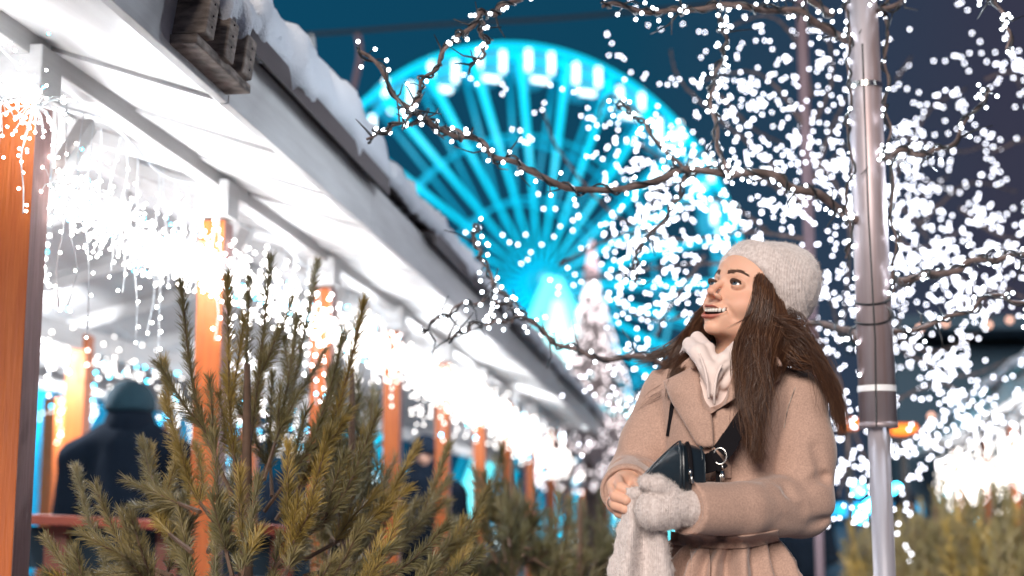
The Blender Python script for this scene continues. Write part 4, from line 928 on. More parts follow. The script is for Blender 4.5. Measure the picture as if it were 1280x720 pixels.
def drape(name, top, right, bottom, left, off, m, thick=.006, nu=26, nv=26, parent=woman, fallback=2.5, smooth_it=6):
    """four edge polylines in photo px (top L>R, bottom L>R, left T>B, right T>B); lies on the coat at an offset"""
    T, B, Lf, Rt = crom(np.array(top, float), nu), crom(np.array(bottom, float), nu), crom(np.array(left, float), nv), crom(np.array(right, float), nv)
    u = np.linspace(0, 1, nu); v = np.linspace(0, 1, nv)
    G = np.zeros((nv, nu, 2))
    for j in range(nv):
        for i in range(nu):
            a, b_ = u[i], v[j]
            G[j, i] = (1 - b_) * T[i] + b_ * B[i] + (1 - a) * Lf[j] + a * Rt[j] - ((1 - a) * (1 - b_) * T[0] + a * (1 - b_) * T[-1] + (1 - a) * b_ * B[0] + a * b_ * B[-1])
    D = np.array([[hit(*G[j, i]) or np.nan for i in range(nu)] for j in range(nv)])
    med = np.nanmedian(D) if np.isfinite(D).any() else fallback
    D = np.where(np.isfinite(D), D, med)
    D0 = D.copy()
    for _ in range(smooth_it):
        Q = np.pad(D, 1, mode='edge'); D = (Q[1:-1, 1:-1] * 2 + Q[:-2, 1:-1] + Q[2:, 1:-1] + Q[1:-1, :-2] + Q[1:-1, 2:]) / 6
    D = np.minimum(D, D0 + .0)
    front = np.zeros((nv, nu, 3)); back = np.zeros((nv, nu, 3))
    for j in range(nv):
        for i in range(nu):
            d = W(*G[j, i]) - CAM; d /= np.linalg.norm(d); o = off(u[i], v[j])
            e = min(i, nu - 1 - i, j, nv - 1 - j); rnd = thick * (.5 if e == 0 else (.12 if e == 1 else 0))
            front[j, i] = CAM + d * (D[j, i] - o - thick + rnd); back[j, i] = CAM + d * (D[j, i] - o + 0.0 - rnd * .5)
    n = nu * nv; V = np.concatenate([front.reshape(-1, 3), back.reshape(-1, 3)]); id_ = lambda j, i: j * nu + i
    F = [(id_(j, i), id_(j + 1, i), id_(j + 1, i + 1), id_(j, i + 1)) for j in range(nv - 1) for i in range(nu - 1)]
    F += [(n + id_(j, i), n + id_(j, i + 1), n + id_(j + 1, i + 1), n + id_(j + 1, i)) for j in range(nv - 1) for i in range(nu - 1)]
    bd = [id_(0, i) for i in range(nu)] + [id_(j, nu - 1) for j in range(1, nv)] + [id_(nv - 1, i) for i in range(nu - 2, -1, -1)] + [id_(j, 0) for j in range(nv - 2, 0, -1)]
    for k in range(len(bd)): a, b_ = bd[k], bd[(k + 1) % len(bd)]; F.append((a, b_, n + b_, n + a))
    return mesh_obj(name, V, F, m, parent, True)

# hoodie: folded hood round the neck and the front below it
def hoodie(P):
    d = ell(P, W(893, 500, -.045), (.040, .040, .075))
    d = smin(d, poly(P, [W(856, 442, .02), W(862, 432, -.03), W(873, 440, -.075), W(884, 458, -.098), W(889, 476, -.10)], [.010, .013, .015, .014, .010], .006), .006)
    d = smin(d, poly(P, [W(858, 440, .03), W(872, 424, -.01), W(885, 436, -.065), W(892, 452, -.085)], [.010, .012, .012, .010], .006), .006)
    d = smin(d, poly(P, [W(942, 430, .0), W(925, 438, -.055), W(905, 452, -.088), W(893, 466, -.10), W(891, 490, -.10)], [.016, .017, .016, .014, .010], .006), .006)
    d = smin(d, poly(P, [W(950, 436, .03), W(940, 446, -.03), W(918, 462, -.08), W(903, 480, -.085)], [.016, .016, .014, .012], .006), .008)
    d = smin(d, poly(P, [W(850, 444, .06), W(890, 446, .10), W(945, 440, .08), W(955, 440, .03)], [.018, .024, .024, .016], .01), .01)
    d = fold(P, d, [W(880, 470, -.12), W(889, 488, -.12), W(888, 515, -.11)], .005, .006); d = fold(P, d, [W(902, 470, -.10), W(896, 492, -.11)], .004, .005)
    d = fold(P, d, [W(915, 446, -.09), W(898, 462, -.115)], .004, .003)
    d = d + .0022 * vnoise(P, 55, 3) + .0012 * vnoise(P, 110, 1)
    return d
V, F = snet(hoodie, W(830, 540, -.15), W(975, 405, .13) + (0, .03, 0), .0028); mesh_obj('hoodie', V, F, M['hood'], woman, True)
b = MB(); b.tube(crom([W(874, 442, -.118), W(880, 458, -.122), W(884, 476, -.128), W(886, 498, -.118)], 16), .0022, 6); b.tube(crom([W(902, 456, -.118), W(896, 470, -.124), W(893, 492, -.124), W(893, 505, -.112)], 16), .0022, 6); b.build('drawstring', M['hood'], woman, True)

ridge = lambda u, v: .006
drape('lapel', [(829, 476), (846, 468), (872, 455)], [(872, 455), (882, 478), (887, 505), (891, 530), (892, 558)], [(871, 556), (880, 559), (892, 558)], [(829, 476), (838, 500), (850, 520), (871, 556)],
      lambda u, v: .012 + .020 * math.sin(math.pi * min(1, .25 + u * .75)) * (1 - v * .7), M['coat'], .007)
drape('lapel', [(905, 466), (925, 456), (942, 452)], [(942, 452), (944, 470), (936, 484), (927, 494)], [(886, 519), (905, 507), (927, 494)], [(905, 466), (896, 482), (889, 500), (886, 519)],
      lambda u, v: .012 + .016 * math.sin(math.pi * u), M['coat'], .007)
drape('collar', [(838, 468), (850, 456), (862, 446)], [(862, 446), (868, 451), (874, 457)], [(848, 476), (862, 466), (874, 457)], [(838, 468), (842, 472), (848, 476)], lambda u, v: .012, M['coat'], .007, 14, 10)
drape('collar', [(938, 446), (955, 440), (972, 446)], [(972, 446), (978, 458), (974, 476)], [(940, 488), (958, 484), (974, 476)], [(938, 446), (938, 468), (940, 488)], lambda u, v: .012 + .008 * u, M['coat'], .007, 14, 12)
# front overlap edge, belt, loops
drape('front_edge', [(890, 556), (905, 556), (912, 540)], [(912, 540), (914, 575), (914, 598)], [(888, 598), (900, 598), (914, 598)], [(890, 556), (889, 575), (888, 598)], lambda u, v: .003, M['coat'], .005)
drape('belt', [(838, 664), (870, 668), (905, 670), (940, 668), (973, 662)], [(973, 662), (974, 676)], [(838, 680), (870, 684), (905, 686), (940, 684), (974, 676)], [(838, 664), (838, 680)], lambda u, v: .003, M['coat'], .006, 40, 6)
drape('belt_end', [(862, 686), (876, 686), (886, 686)], [(886, 686), (888, 705), (886, 740), (882, 775)], [(852, 775), (868, 776), (882, 775)], [(862, 686), (864, 705), (860, 740), (852, 775)], lambda u, v: .012 + .004 * math.sin(u * 3.1), M['coat'], .006)
# stitched cuff edge on the near sleeve
b = MB(); th = np.linspace(0, 6.2832, 60); u = np.cross(WRD, (0, 0, 1.0)); u /= np.linalg.norm(u); v = np.cross(WRD, u)
b.tube([WRC - WRD * .003 + (math.cos(t) * u + math.sin(t) * v) * (.0438 + .0008 * math.sin(3 * t)) for t in th], .0032, 8, False)
b.build('cuff_edge', M['coat'], woman, True)
b = MB(); u = np.cross(WFD, (0, 0, 1.0)); u /= np.linalg.norm(u); v = np.cross(WFD, u)
b.tube([WFC + (math.cos(t) * u + math.sin(t) * v) * (.040 + .002 * math.sin(2 * t + 1)) for t in th], .0040, 8, False); b.build('cuff_edge', M['coat'], woman, True)
b = MB(); b.tube([np.array([v[0], v[1], v[2]]) for v in crom([CAM + (W(x, y) - CAM) / np.linalg.norm(W(x, y) - CAM) * ((hit(x, y) or 2.6) - .0004) for x, y in ((1000, 470), (992, 490), (985, 510), (980, 535))], 24)], .0011, 5); b.build('seam', M['timber'], woman, True)

# boots and jeans
for sx in (-.085, .085):
    b = MB(); b.tube([HIP + (sx, 0, -.02), HIP + (sx, -.01, -.42), (HIP[0] + sx, HIP[1] + .02, .20)], [.098, .068, .055], 16); b.build('trouser_leg', M['jeans'], woman, True)
    V, F = snet(lambda P: np.maximum(smin(cap(P, (HIP[0] + sx, HIP[1] + .02, .28), (HIP[0] + sx, HIP[1] + .02, .06), .06, .05), cap(P, (HIP[0] + sx, HIP[1] + .01, .05), (HIP[0] + sx - .03, HIP[1] - .13, .042), .047, .042), .03), .012 - P[..., 2]), (HIP[0] + sx - .12, HIP[1] - .2, 0), (HIP[0] + sx + .09, HIP[1] + .1, .35), .01)
    mesh_obj('boot', V, F, M['boot'], woman, True)

# ---- beanie
def hat(P):
    d = ell(P, (0, -.019, .040), (.080, .093, .080))
    d = smin(d, ell(P, (0, -.038, .060), (.068, .062, .060)), .04)
    d = smin(d, sph(P, (-.0, -.060, .085), .038), .04)
    nrm = np.array([0, .62, -.785], np.float32); nrm /= np.linalg.norm(nrm)
    pl = (P - np.array([0, .080, .056], np.float32)) @ nrm                     # brim plane: forehead to nape
    band = np.abs(pl + .024) - .024
    bd = np.maximum(d - .0075, band); bd = smax(d - .0125, band, .006)
    rib = .0011 * np.sin(P[..., 0] * 330) * np.sin((P[..., 1] + P[..., 2]) * 40)
    d = smax(d + .002 * vnoise(P, 30, 1), pl + .012, .004)
    d = smin(d, bd, .004)
    d = fold(P, d, [(-.06, -.07, .10), (-.07, -.09, .05), (-.03, -.13, .03)], .010, .004); d = fold(P, d, [(-.02, -.05, .15), (-.05, -.10, .12)], .012, .003)
    inner = smax(ell(P, (0, -.020, .036), (.0755, .093, .077)), pl - .03, .01)
    return smax(d + .0008 * vnoise(P, 200, 2), -inner, .002)
V, F = snet(hat, (-.12, -.20, -.12), (.12, .12, .19), .0026)
ho = mesh_obj('beanie', l2w(V), F, M['knit'], woman, True)
def fuzz(o, V, F, n, ln, name='fuzz', rad=.00022):
    k = RNG.integers(0, len(F), n); a, b_, c_ = V[F[k, 0]], V[F[k, 1]], V[F[k, 2]]; nn = np.cross(b_ - a, c_ - a); nn /= np.linalg.norm(nn, axis=1)[:, None] + 1e-9
    p = a + (b_ - a) * RNG.uniform(0, 1, (n, 1)); dr = nn + RNG.normal(0, .55, (n, 3)); dr /= np.linalg.norm(dr, axis=1)[:, None]; l = ln * RNG.uniform(.4, 1.3, (n, 1))
    A = np.stack([p, p + dr * l * .5, p + dr * l + RNG.normal(0, .3, (n, 3)) * l * .5], 1); S_, G_ = strands(A, np.tile([rad, rad * .8, rad * .3], (n, 1))); q = mesh_obj(name, S_, G_, M['fuzz'], o); q['kind'] = 'stuff'
def outward(V, F, sdf, loc=lambda x: x):
    a, b_, c_ = V[F[:, 0]], V[F[:, 1]], V[F[:, 2]]; nn = np.cross(b_ - a, c_ - a); nn /= np.linalg.norm(nn, axis=1)[:, None] + 1e-9; cc = (a + c_) / 2
    s = sdf((cc + nn * .003).astype(np.float32)) - sdf(cc.astype(np.float32)); return s.mean() > 0
print('normals outward', outward(V, F, hat))
# long knit cone lining
Vw = l2w(V); fuzz(ho, Vw, F, 9000, .0042)

# ---- hair
def lock(guide, n, r=.00048, m=20, wave=.004, curl=1.0, taper=.25, mname=None):
    """guide: list of (x,y,z, sx, sd) world point, lateral spread, depth spread"""
    n = int(n * 1.45)
    G = np.array([np.concatenate([g[0], [g[1], g[2]]]) for g in guide]); C = crom(G, m)
    a = RNG.normal(0, .55, (n, 1)); b_ = RNG.normal(0, .55, (n, 1)); a = np.clip(a, -1.3, 1.3); b_ = np.clip(b_, -1.2, 1.2)
    t = np.linspace(0, 1, m)[None]; tg = np.gradient(C[:, :3], axis=0); tg /= np.linalg.norm(tg, axis=1)[:, None]
    side = np.cross(tg, np.array([0, 1.0, 0])); side /= np.linalg.norm(side, axis=1)[:, None] + 1e-9; dep = np.cross(side, tg)
    ncl = max(3, n // 22); cl = RNG.integers(0, ncl, n); cph = RNG.uniform(0, 6.28, (ncl, 2))[cl]; camp = RNG.uniform(.4, 1.4, (ncl, 1))[cl]
    wv = wave * camp * np.sin(t * 7 * curl + cph[:, :1]) * t ** .8; wv2 = wave * camp * np.sin(t * 5 * curl + cph[:, 1:]) * t ** .8
    ca_, cb_ = RNG.normal(0, .55, (ncl, 1))[cl], RNG.normal(0, .55, (ncl, 1))[cl]; mix = .38 * t
    aa = a * (1 - mix) + ca_ * mix + a * .22 * mix; bb = b_ * (1 - mix) + cb_ * mix
    ln = 1 - .5 * RNG.uniform(0, 1, (n, 1)) ** 1.4; tt = t * ln * (m - 1); i = np.clip(tt.astype(int), 0, m - 2); f = tt - i
    L3 = lambda A: A[i] * (1 - f)[..., None] + A[i + 1] * f[..., None]; L1 = lambda A: A[i] * (1 - f) + A[i + 1] * f
    P = L3(C[:, :3]) + L3(side) * (aa * L1(C[:, 3]) + wv)[..., None] + L3(dep) * (bb * L1(C[:, 4]) + wv2)[..., None]
    fl = RNG.normal(0, .0016, (n, 1, 3)) * (t[..., None] ** 1.5); P = P + fl
    rad = r * RNG.uniform(.7, 1.2, (n, 1)) * (1 - (1 - taper) * np.clip(t - .55, 0, 1) / .45)
    return P, rad
HL = []
def hl(*a, **k): HL.append(lock(*a, **k))
# sheet at the near side of the face, from under the hat down over the chest
hl([(W(957, 300, -.02), .012, .008), (W(956, 345, -.062), .014, .008), (W(954, 378, -.076), .015, .010), (W(946, 408, -.080), .018, .012), (W(936, 445, -.10), .024, .014), (W(937, 490, -.135), .020, .012), (W(940, 530, -.14), .015, .010), (W(949, 580, -.14), .010, .008)], 1500, wave=.006)
hl([(W(962, 325, -.02), .014, .010), (W(964, 362, -.052), .018, .012), (W(966, 398, -.066), .022, .012), (W(954, 435, -.085), .022, .014), (W(946, 480, -.125), .020, .014), (W(944, 520, -.135), .016, .010), (W(944, 566, -.14), .011, .008)], 1500, wave=.006)
hl([(W(952, 302, -.02), .008, .008), (W(949, 352, -.060), .007, .008), (W(946, 385, -.068), .007, .010), (W(940, 415, -.075), .008, .012), (W(932, 450, -.11), .010, .012), (W(930, 500, -.145), .013, .008), (W(938, 560, -.15), .014, .006)], 500, wave=.007)
hl([(W(968, 345, -.0), .012, .02), (W(972, 378, -.035), .016, .02), (W(975, 410, -.05), .020, .02), (W(970, 440, -.06), .022, .02), (W(954, 475, -.095), .020, .02), (W(946, 515, -.12), .016, .015)], 1000, wave=.006)
# windblown mass over the near shoulder
hl([(W(968, 392, -.03), .012, .02), (W(990, 405, -.03), .016, .02), (W(1012, 424, -.045), .018, .018), (W(1032, 455, -.05), .014, .015), (W(1044, 495, -.05), .007, .012), (W(1053, 545, -.04), .004, .006)], 900, wave=.008)
hl([(W(960, 400, -.04), .014, .02), (W(980, 425, -.045), .022, .02), (W(1000, 444, -.06), .024, .018), (W(1022, 456, -.062), .014, .012), (W(1042, 492, -.055), .007, .01), (W(1049, 530, -.05), .004, .006)], 500, wave=.010)
hl([(W(975, 398, .0), .012, .03), (W(1000, 402, .02), .012, .03), (W(1025, 422, .03), .014, .02), (W(1040, 455, .02), .012, .02), (W(1048, 500, .0), .008, .01)], 420, wave=.009)
hl([(W(962, 395, .02), .014, .04), (W(972, 430, .04), .03, .04), (W(965, 470, .05), .04, .03)], 900, wave=.004)
# far side, behind the cheek
hl([(W(905, 350, .10), .008, .014), (W(886, 388, .09), .012, .016), (W(872, 408, .07), .014, .016), (W(858, 430, .04), .014, .014), (W(842, 450, .03), .010, .012), (W(822, 470, .02), .010, .01)], 700, wave=.006)
hl([(W(915, 360, .09), .012, .02), (W(893, 395, .085), .016, .02), (W(876, 420, .05), .016, .018), (W(866, 440, .0), .012, .014), (W(846, 464, -.03), .012, .01), (W(838, 500, -.04), .006, .006)], 650, wave=.006)
hl([(W(900, 380, .09), .012, .02), (W(905, 420, .09), .03, .02), (W(905, 455, .09), .03, .02)], 500, wave=.003)
hl([(W(868, 412, .06), .01, .014), (W(845, 432, .05), .012, .012), (W(815, 446, .06), .010, .01), (W(790, 452, .07), .012, .01)], 120, r=.0004, wave=.01)
# flyaways
hl([(W(960, 398, -.07), .01, .01), (W(1000, 412, -.08), .02, .02), (W(1030, 450, -.08), .02, .02), (W(1046, 520, -.06), .024, .02)], 150, r=.00032, wave=.016)
hl([(W(945, 420, -.12), .02, .01), (W(944, 500, -.15), .03, .01), (W(953, 585, -.155), .03, .01)], 130, r=.00035, wave=.014)
hl([(W(946, 388, -.085), .002, .002), (W(925, 402, -.10), .002, .002), (W(908, 412, -.105), .003, .002)], 7, r=.0003, wave=.002)
hl([(W(866, 440, .0), .01, .01), (W(830, 490, .0), .015, .01), (W(795, 520, .03), .01, .01)], 22, r=.0003, wave=.012)
hp = bpy.data.objects.new('hair', None)
def tuck(P):      # hair above the brim stays under the beanie
    Q = w2l(P); n_ = np.array([0, .62, -.785]); n_ /= np.linalg.norm(n_); pl = (Q - np.array([0, .080, .056])) @ n_
    c = np.array([0, -.022, .040]); rr = np.array([.080, .098, .080]); k = np.sqrt((((Q - c) / rr) ** 2).sum(-1)); wgt = np.clip((.026 - pl) / .026, 0, 1)
    tgt = np.minimum(k, .93); s_ = np.where(pl < .026, (1 - wgt) + wgt * tgt / np.maximum(k, 1e-6), 1)
    s_ = 1 + (s_ - 1) * np.clip((Q[..., 2] + .115) / .08, 0, 1)
    return l2w(c + (Q - c) * s_[..., None])
HL = [(tuck(P), r_) for P, r_ in HL]
SV, SF, n0 = [], [], 0; S2V, S2F, n2 = [], [], 0
for P, rad in HL:
    pick = RNG.uniform(0, 1, len(P)) < .25
    for sel, two in ((~pick, 0), (pick, 1)):
        if sel.sum() == 0: continue
        v, f = strands(P[sel], rad[sel])
        if two: S2V.append(v); S2F.append(f + n2); n2 += len(v)
        else: SV.append(v); SF.append(f + n0); n0 += len(v)
hr = mesh_obj('hair', np.concatenate(SV), np.concatenate(SF), M['hair'], woman, True)
mesh_obj('light_strands', np.concatenate(S2V), np.concatenate(S2F), M['hair2'], hr, True)

# scalp hair under the hat edge
def scalp(P):
    d = ell(P, (0, -.018, .026), (.0765, .091, .074))
    d = smin(d, cap(P, (-.058, .004, .02), (-.052, -.01, -.06), .018, .016), .02); d = smin(d, ell(P, (0, -.062, -.06), (.058, .045, .07)), .04)
    front = (P[..., 1] - (.036 + .35 * np.clip(P[..., 2], -.1, .06)))
    return smax(d, front, .012)
V, F = snet(scalp, (-.1, -.14, -.15), (.1, .09, .13), .004); mesh_obj('hair_base', l2w(V), F, M['hair'], hr, True)

# ---- mitten (worn)
MW = W(864, 634, -.195)
def mitten(P):
    d = poly(P, [W(872, 633, -.188), MW, W(838, 635, -.205), W(820, 639, -.215)], [.026, .028, .031, .027], .01)
    d = smin(d, ell(P, W(822, 636, -.212), (.037, .027, .030)), .02)
    d = smin(d, poly(P, [W(842, 618, -.215), W(824, 607, -.226), W(808, 603, -.224)], [.016, .0155, .0125], .005), .004)
    d = fold(P, d, [W(800, 614, -.24), W(818, 618, -.25), W(838, 626, -.25)], .0050, .008)
    d = fold(P, d, [W(852, 616, -.23), W(850, 636, -.24), W(853, 655, -.22)], .006, .002)
    return d + .0016 * vnoise(P, 75, 4) + .0008 * vnoise(P, 230, 1)
V, F = snet(mitten, W(785, 672, -.28) - .005, W(885, 592, -.14) + .005, .0024); mi = mesh_obj('mitten', V, F, M['knit'], woman, True); fuzz(mi, V, F, 6000, .0045)
# held knit scarf end
def scarf(P):
    pts = [W(793, 613, -.198), W(795, 632, -.190), W(802, 660, -.180), W(801, 700, -.172), W(798, 760, -.168), W(800, 820, -.165)]
    z = P[..., 2]; zs = np.array([p[2] for p in pts])[::-1]; cx = np.interp(z, zs, np.array([p[0] for p in pts])[::-1]); cy = np.interp(z, zs, np.array([p[1] for p in pts])[::-1])
    wd = np.interp(z, zs, np.array([9, 14, 26, 35, 44, 50])[::-1] * PX); tk = np.interp(z, zs, np.array([.010, .012, .014, .018, .022, .024])[::-1])
    dx = (P[..., 0] - cx); dy = P[..., 1] - cy - .016 * np.sin(dx / wd * 5.2 + 1.0) * np.clip((W(0, 625, -.19)[2] - z) / .06, 0, 1)
    d = (np.sqrt((dx / wd) ** 2 + (dy / tk) ** 2) - 1) * np.minimum(wd, tk) * .7
    d = np.maximum(np.maximum(d, z - zs[-1] - .004), zs[0] - z)
    d = smin(d, ell(P, W(797, 617, -.200), (.0125, .012, .009)), .006)
    return d + .0012 * vnoise(P, 90, 4) + .0007 * vnoise(P, 260, 1)
V, F = snet(scarf, W(735, 820, -.25) - .01, W(860, 600, -.14) + .01, .0026); sc_ = mesh_obj('scarf', V, F, M['knit'], None, True)
tag(sc_, 'fuzzy beige knit scarf end pinched in the woman\'s bare hand', 'scarf'); fuzz(sc_, V, F, 6000, .0045)

# ---- belt bag
bag = thing('belt_bag', W(845, 600, -.17), 'black leather belt bag with a silver zip worn across the camel coat', 'bag')
bc = W(861, 582, -.175)
def shape(top, bot, y0, y1, cx): pass
secs = [  # px, top, bottom, front depth, back depth
    (803, 594, 604, -.165, -.150), (812, 584, 610, -.178, -.145), (826, 569, 616, -.195, -.140), (840, 557, 620, -.212, -.135), (848, 553, 622, -.222, -.132), (852, 553, 622, -.222, -.130)]
b = MB(); K = 20; rings = []
for px, tp, bt, f_, k_ in secs:
    c = (W(px, tp, (f_ + k_) / 2) + W(px, bt, (f_ + k_) / 2)) / 2; hz = (W(px, tp, f_)[2] - W(px, bt, f_)[2]) / 2; hy = (k_ - f_) / 2
    rings.append([c + np.array([0, hy * np.sign(math.cos(a)) * abs(math.cos(a)) ** .6, hz * np.sign(math.sin(a)) * abs(math.sin(a)) ** .75]) for a in np.linspace(0, 2 * math.pi, K, endpoint=False)])
V = np.concatenate(rings); n = len(rings)
b.add(V, [(i * K + k, i * K + (k + 1) % K, (i + 1) * K + (k + 1) % K, (i + 1) * K + k) for i in range(n - 1) for k in range(K)] + [tuple(range(K)), tuple((n - 1) * K + k for k in range(K))[::-1]])
sh = b.build('body', M['blackleather'], bag, True); m_ = sh.modifiers.new('s', 'SUBSURF'); m_.levels = 2; m_.render_levels = 2
b = MB(); rings = []                                # gusset with the zip
for px, sc1, dd in ((852, 1.0, 0), (858, 1.02, .004), (868, 1.0, .012), (875, .96, .020), (878, .90, .026)):
    _, tp, bt, f_, k_ = (0, 553, 622, -.222, -.130); f_ += dd; k_ += dd * .5; tp += (px - 852) * .22
    c = (W(px, tp, (f_ + k_) / 2) + W(px, bt, (f_ + k_) / 2)) / 2; hz = (W(px, tp, f_)[2] - W(px, bt, f_)[2]) / 2 * sc1; hy = (k_ - f_) / 2
    rings.append([c + np.array([0, hy * np.sign(math.cos(a)) * abs(math.cos(a)) ** .6, hz * np.sign(math.sin(a)) * abs(math.sin(a)) ** .75]) for a in np.linspace(0, 2 * math.pi, K, endpoint=False)])
V = np.concatenate(rings); n = len(rings)
b.add(V, [(i * K + k, i * K + (k + 1) % K, (i + 1) * K + (k + 1) % K, (i + 1) * K + k) for i in range(n - 1) for k in range(K)] + [tuple(range(K)), tuple((n - 1) * K + k for k in range(K))[::-1]])
g = b.build('gusset', M['blackleather'], bag, True)
b = MB(); b.tube(crom([W(850, 552, -.20), W(850.5, 560, -.218), W(851, 580, -.2265), W(851, 604, -.2245), W(851, 622, -.2)], 24), .0026, 8); b.tube(crom([W(876, 558, -.19), W(878, 572, -.198), W(878, 600, -.200)], 16), .002, 8); b.tube(crom([W(848, 552, -.20), W(838, 560, -.214), W(822, 576, -.205), W(808, 592, -.185)], 20), .0012, 6); b.build('piping', M['blackleather'], bag, True)
b = MB()
zp = crom([W(859, 554, -.205), W(861, 560, -.218), W(863, 575, -.2235), W(864, 592, -.2235), W(863.5, 602, -.222)], 40)
for a in zp[::1]: b.box(a + (0, -.0008, 0), (.0023, 0, 0), (0, .0012, 0), (0, 0, .0006))
for a in zp[:-1] * .5 + zp[1:] * .5: b.box(a + (0, -.0005, 0), (.0015, 0, 0), (0, .0010, 0), (0, 0, .0006))
b.build('zip_teeth', M['chrome'], bag)
b = MB(); b.tube(zp + (0, .0012, 0), .0042, 6); b.build('zip_tape', M['webbing'], bag)
b = MB(); a = W(863, 590, -.2265); b.box(a, (.0030, 0, 0), (0, .002, 0), (0, 0, .004)); b.tube([a + (0, -.002, -.003), a + (.0015, -.003, -.010), a + (.0035, -.003, -.018)], [.0014, .0020, .0030], 8); b.build('zip_pull', M['chrome'], bag, True)
def ribbon(pts, hw, th, n=24, up=None):
    P = crom(pts, n); t = np.gradient(P, axis=0); t /= np.linalg.norm(t, axis=1)[:, None]; V = []
    for i in range(n):
        v = P[i] - CAM; v /= np.linalg.norm(v); s_ = np.cross(t[i], v); s_ /= np.linalg.norm(s_); q = np.cross(s_, t[i]); V += [P[i] + s_ * hw + q * th, P[i] - s_ * hw + q * th, P[i] - s_ * hw - q * th, P[i] + s_ * hw - q * th]
    F = [(i * 4 + k, i * 4 + (k + 1) % 4, (i + 1) * 4 + (k + 1) % 4, (i + 1) * 4 + k) for i in range(n - 1) for k in range(4)] + [(3, 2, 1, 0), tuple((n - 1) * 4 + k for k in range(4))]
    return V, F
def onc(px, py, off): d = W(px, py) - CAM; d /= np.linalg.norm(d); return CAM + d * ((hit(px, py) or 2.5) - off)
for nm, pts, hw in (('strap', [W(872, 581, -.175), W(880, 580, -.17), W(888, 578, -.16), W(896, 575, -.152)], .0165), ('shoulder_strap', [W(903, 563, -.150), W(910, 553, -.150), W(922, 535, -.148), W(938, 510, -.138), W(955, 480, -.11)], .0150),
                    ('strap_end', [W(897, 580, -.150), W(898, 592, -.148), W(898, 610, -.145)], .0045)):
    b = MB(); b.add(*ribbon(pts, hw, .0018)); bevel(b.build(nm, M['webbing'], bag), .001)
b = MB(); b.add(*ribbon([W(892, 577, -.157), W(897, 575, -.156), W(901, 572, -.156)], .0185, .003, 8)); b.add(*ribbon([W(901, 566, -.156), W(906, 560, -.156), W(914, 548, -.156)], .0165, .0028, 8)); b.build('strap_keeper', M['webbing'], bag)
b = MB(); th = np.linspace(0, 6.2832, 40); rc = W(900, 570, -.160); b.tube([rc + np.array([math.cos(t) * .0105, -.003 * math.cos(t), math.sin(t) * .0135]) for t in th], .0016, 8, False); b.build('strap_ring', M['chrome'], bag, True)
b = MB(); a = W(903, 581, -.160); b.tube([a, a + (0, 0, -.007)], .0022, 8); b.box(a + (0, 0, -.019), (.0030, 0, 0), (0, .0015, 0), (0, 0, .009)); b.tube([a + (-.002, 0, -.010), a + (-.0045, -.001, -.020), a + (-.003, 0, -.030), a + (.004, 0, -.031)], .0012, 6); b.build('clasp', M['chrome'], bag, True)
b = MB(); b.add(*ribbon([onc(843, 497, .004), onc(840, 508, .003), onc(838, 525, .002), onc(835, 545, .002)], .004, .002, 12)); b.build('rear_strap', M['webbing'], bag)

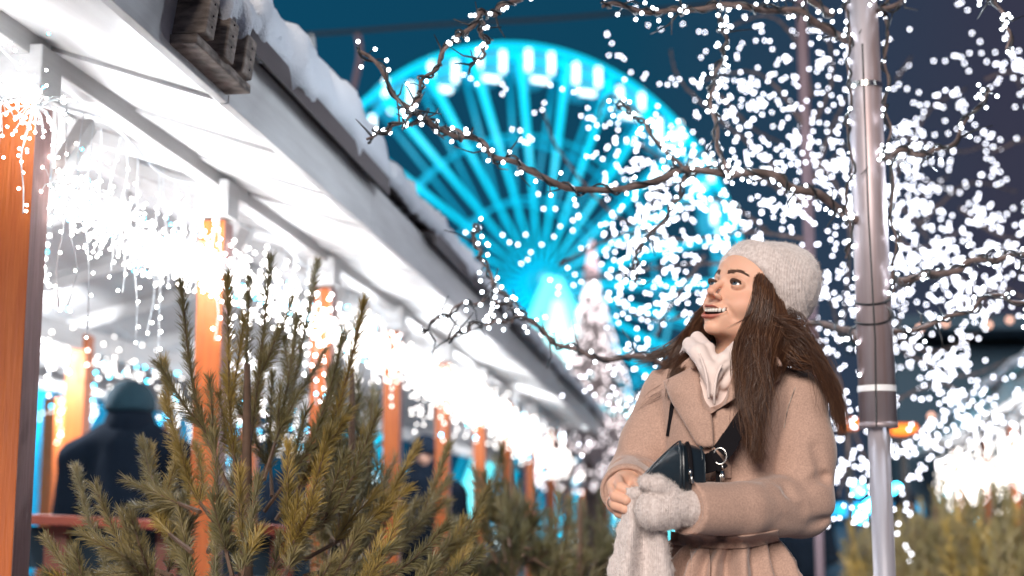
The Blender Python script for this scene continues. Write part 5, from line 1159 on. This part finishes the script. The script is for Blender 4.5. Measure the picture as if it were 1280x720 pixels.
# ============================================================ other people
def far_person(name_lbl, px, top, Y, back=True, coatm='darkcloth', hatm='tealknit', group='visitors in the pavilion', wide=1.0, lift=0.0):
    c = at(px, top, Y); x, z1 = c[0], c[2]; s = (z1) / 1.72
    t = thing('person', (x, Y, 0), name_lbl, 'person', group); f = 1 if back else -1
    H = lambda z: z * s
    def bodyf(P):
        d = poly(P, [(x, Y, H(.95)), (x, Y, H(1.22)), (x, Y, H(1.38 + lift))], [.15 * wide, .165 * wide, .13 * wide], .04)
        for sx in (-1, 1):
            d = smin(d, poly(P, [(x + sx * .08, Y, H(1.42 + lift)), (x + sx * .20 * wide, Y, H(1.35 + lift)), (x + sx * .25 * wide, Y + .02 * f, H(1.04)), (x + sx * .16, Y + .22 * f, H(1.0))], [.08, .075, .062, .055], .03), .04)
            d = smin(d, poly(P, [(x + sx * .09, Y, H(.92)), (x + sx * .10, Y, H(.5)), (x + sx * .10, Y, .08)], [.10, .075, .055], .02), .04)
            d = smin(d, cap(P, (x + sx * .10, Y, .05), (x + sx * .11, Y + .14 * f, .045), .05, .04), .02)
        return d + .004 * vnoise(P, 22, 3)
    V, F = snet(lambda P: smin(ell(P, (x, Y, H(1.60)), (.075, .095, .115)), cap(P, (x, Y - 0.0, H(1.38)), (x, Y, H(1.5)), .06), .03), (x - .15, Y - .2, H(1.3)), (x + .15, Y + .2, z1 + .02), .01)
    skin = mesh_obj('body', V, F, M['facefar'], t, True)
    V, F = snet(bodyf, (x - .42, Y - .35, 0), (x + .42, Y + .35, H(1.55)), .016); mesh_obj('coat', V, F, M[coatm], t, True)
    V, F = snet(lambda P: np.maximum(smin(cap(P, (x, Y, H(1.42)), (x, Y + .015, H(1.52)), .125, .10), ell(P, (x, Y, H(1.55)), (.10, .11, .11)), .03), -ell(P, (x, Y + .13 * f, H(1.60)), (.07, .08, .085))), (x - .2, Y - .2, H(1.25)), (x + .2, Y + .2, z1 + .02), .012)
    mesh_obj('hood', V, F, M[coatm], t, True)
    V, F = snet(lambda P: np.maximum(ell(P, (x, Y, H(1.625)), (.105, .12, .108)), H(1.60) - P[..., 2]), (x - .2, Y - .2, H(1.5)), (x + .2, Y + .2, z1 + .05), .01); mesh_obj('hat', V, F, M[hatm], t, True)
    if not back:
        for sx in (-1, 1): V, F = balls([(x + sx * .03, Y - .092, H(1.605))], .012); mesh_obj('eye', V, F, M['pupil'], t, True)
        V, F = snet(lambda P: cap(P, (x, Y - .098, H(1.60)), (x, Y - .112, H(1.57)), .008, .013), (x - .03, Y - .14, H(1.54)), (x + .03, Y - .07, H(1.62)), .005); mesh_obj('nose', V, F, M['facefar'], t, True)
    return t
far_person('person in dark navy coat and teal beanie seen from behind at the red counter', 164, 478, 6.0, wide=1.05, lift=.06)
far_person('person in a dark hood facing the camera between two orange posts', 531, 545, 9.2, back=False, hatm='darkcloth')
far_person('dim person with a teal hat hidden behind the shoots of the near pine', 437, 560, 9.0, back=True)
far_person('dim person in dark clothes behind the near pine, left of the teal-hatted one', 376, 545, 10.5, back=True, hatm='darkcloth')
for i, (x, tp, Y) in enumerate([(1002, 640, 13), (1036, 636, 15), (1130, 640, 12.5)]):
    far_person(['dark passer-by right behind the woman\'s elbow', 'dark passer-by between the woman and the steel pole', 'dark passer-by just past the steel pole'][i], x, tp - 25, Y, back=bool(i % 2), hatm='darkcloth', group='passers-by in the dark square')
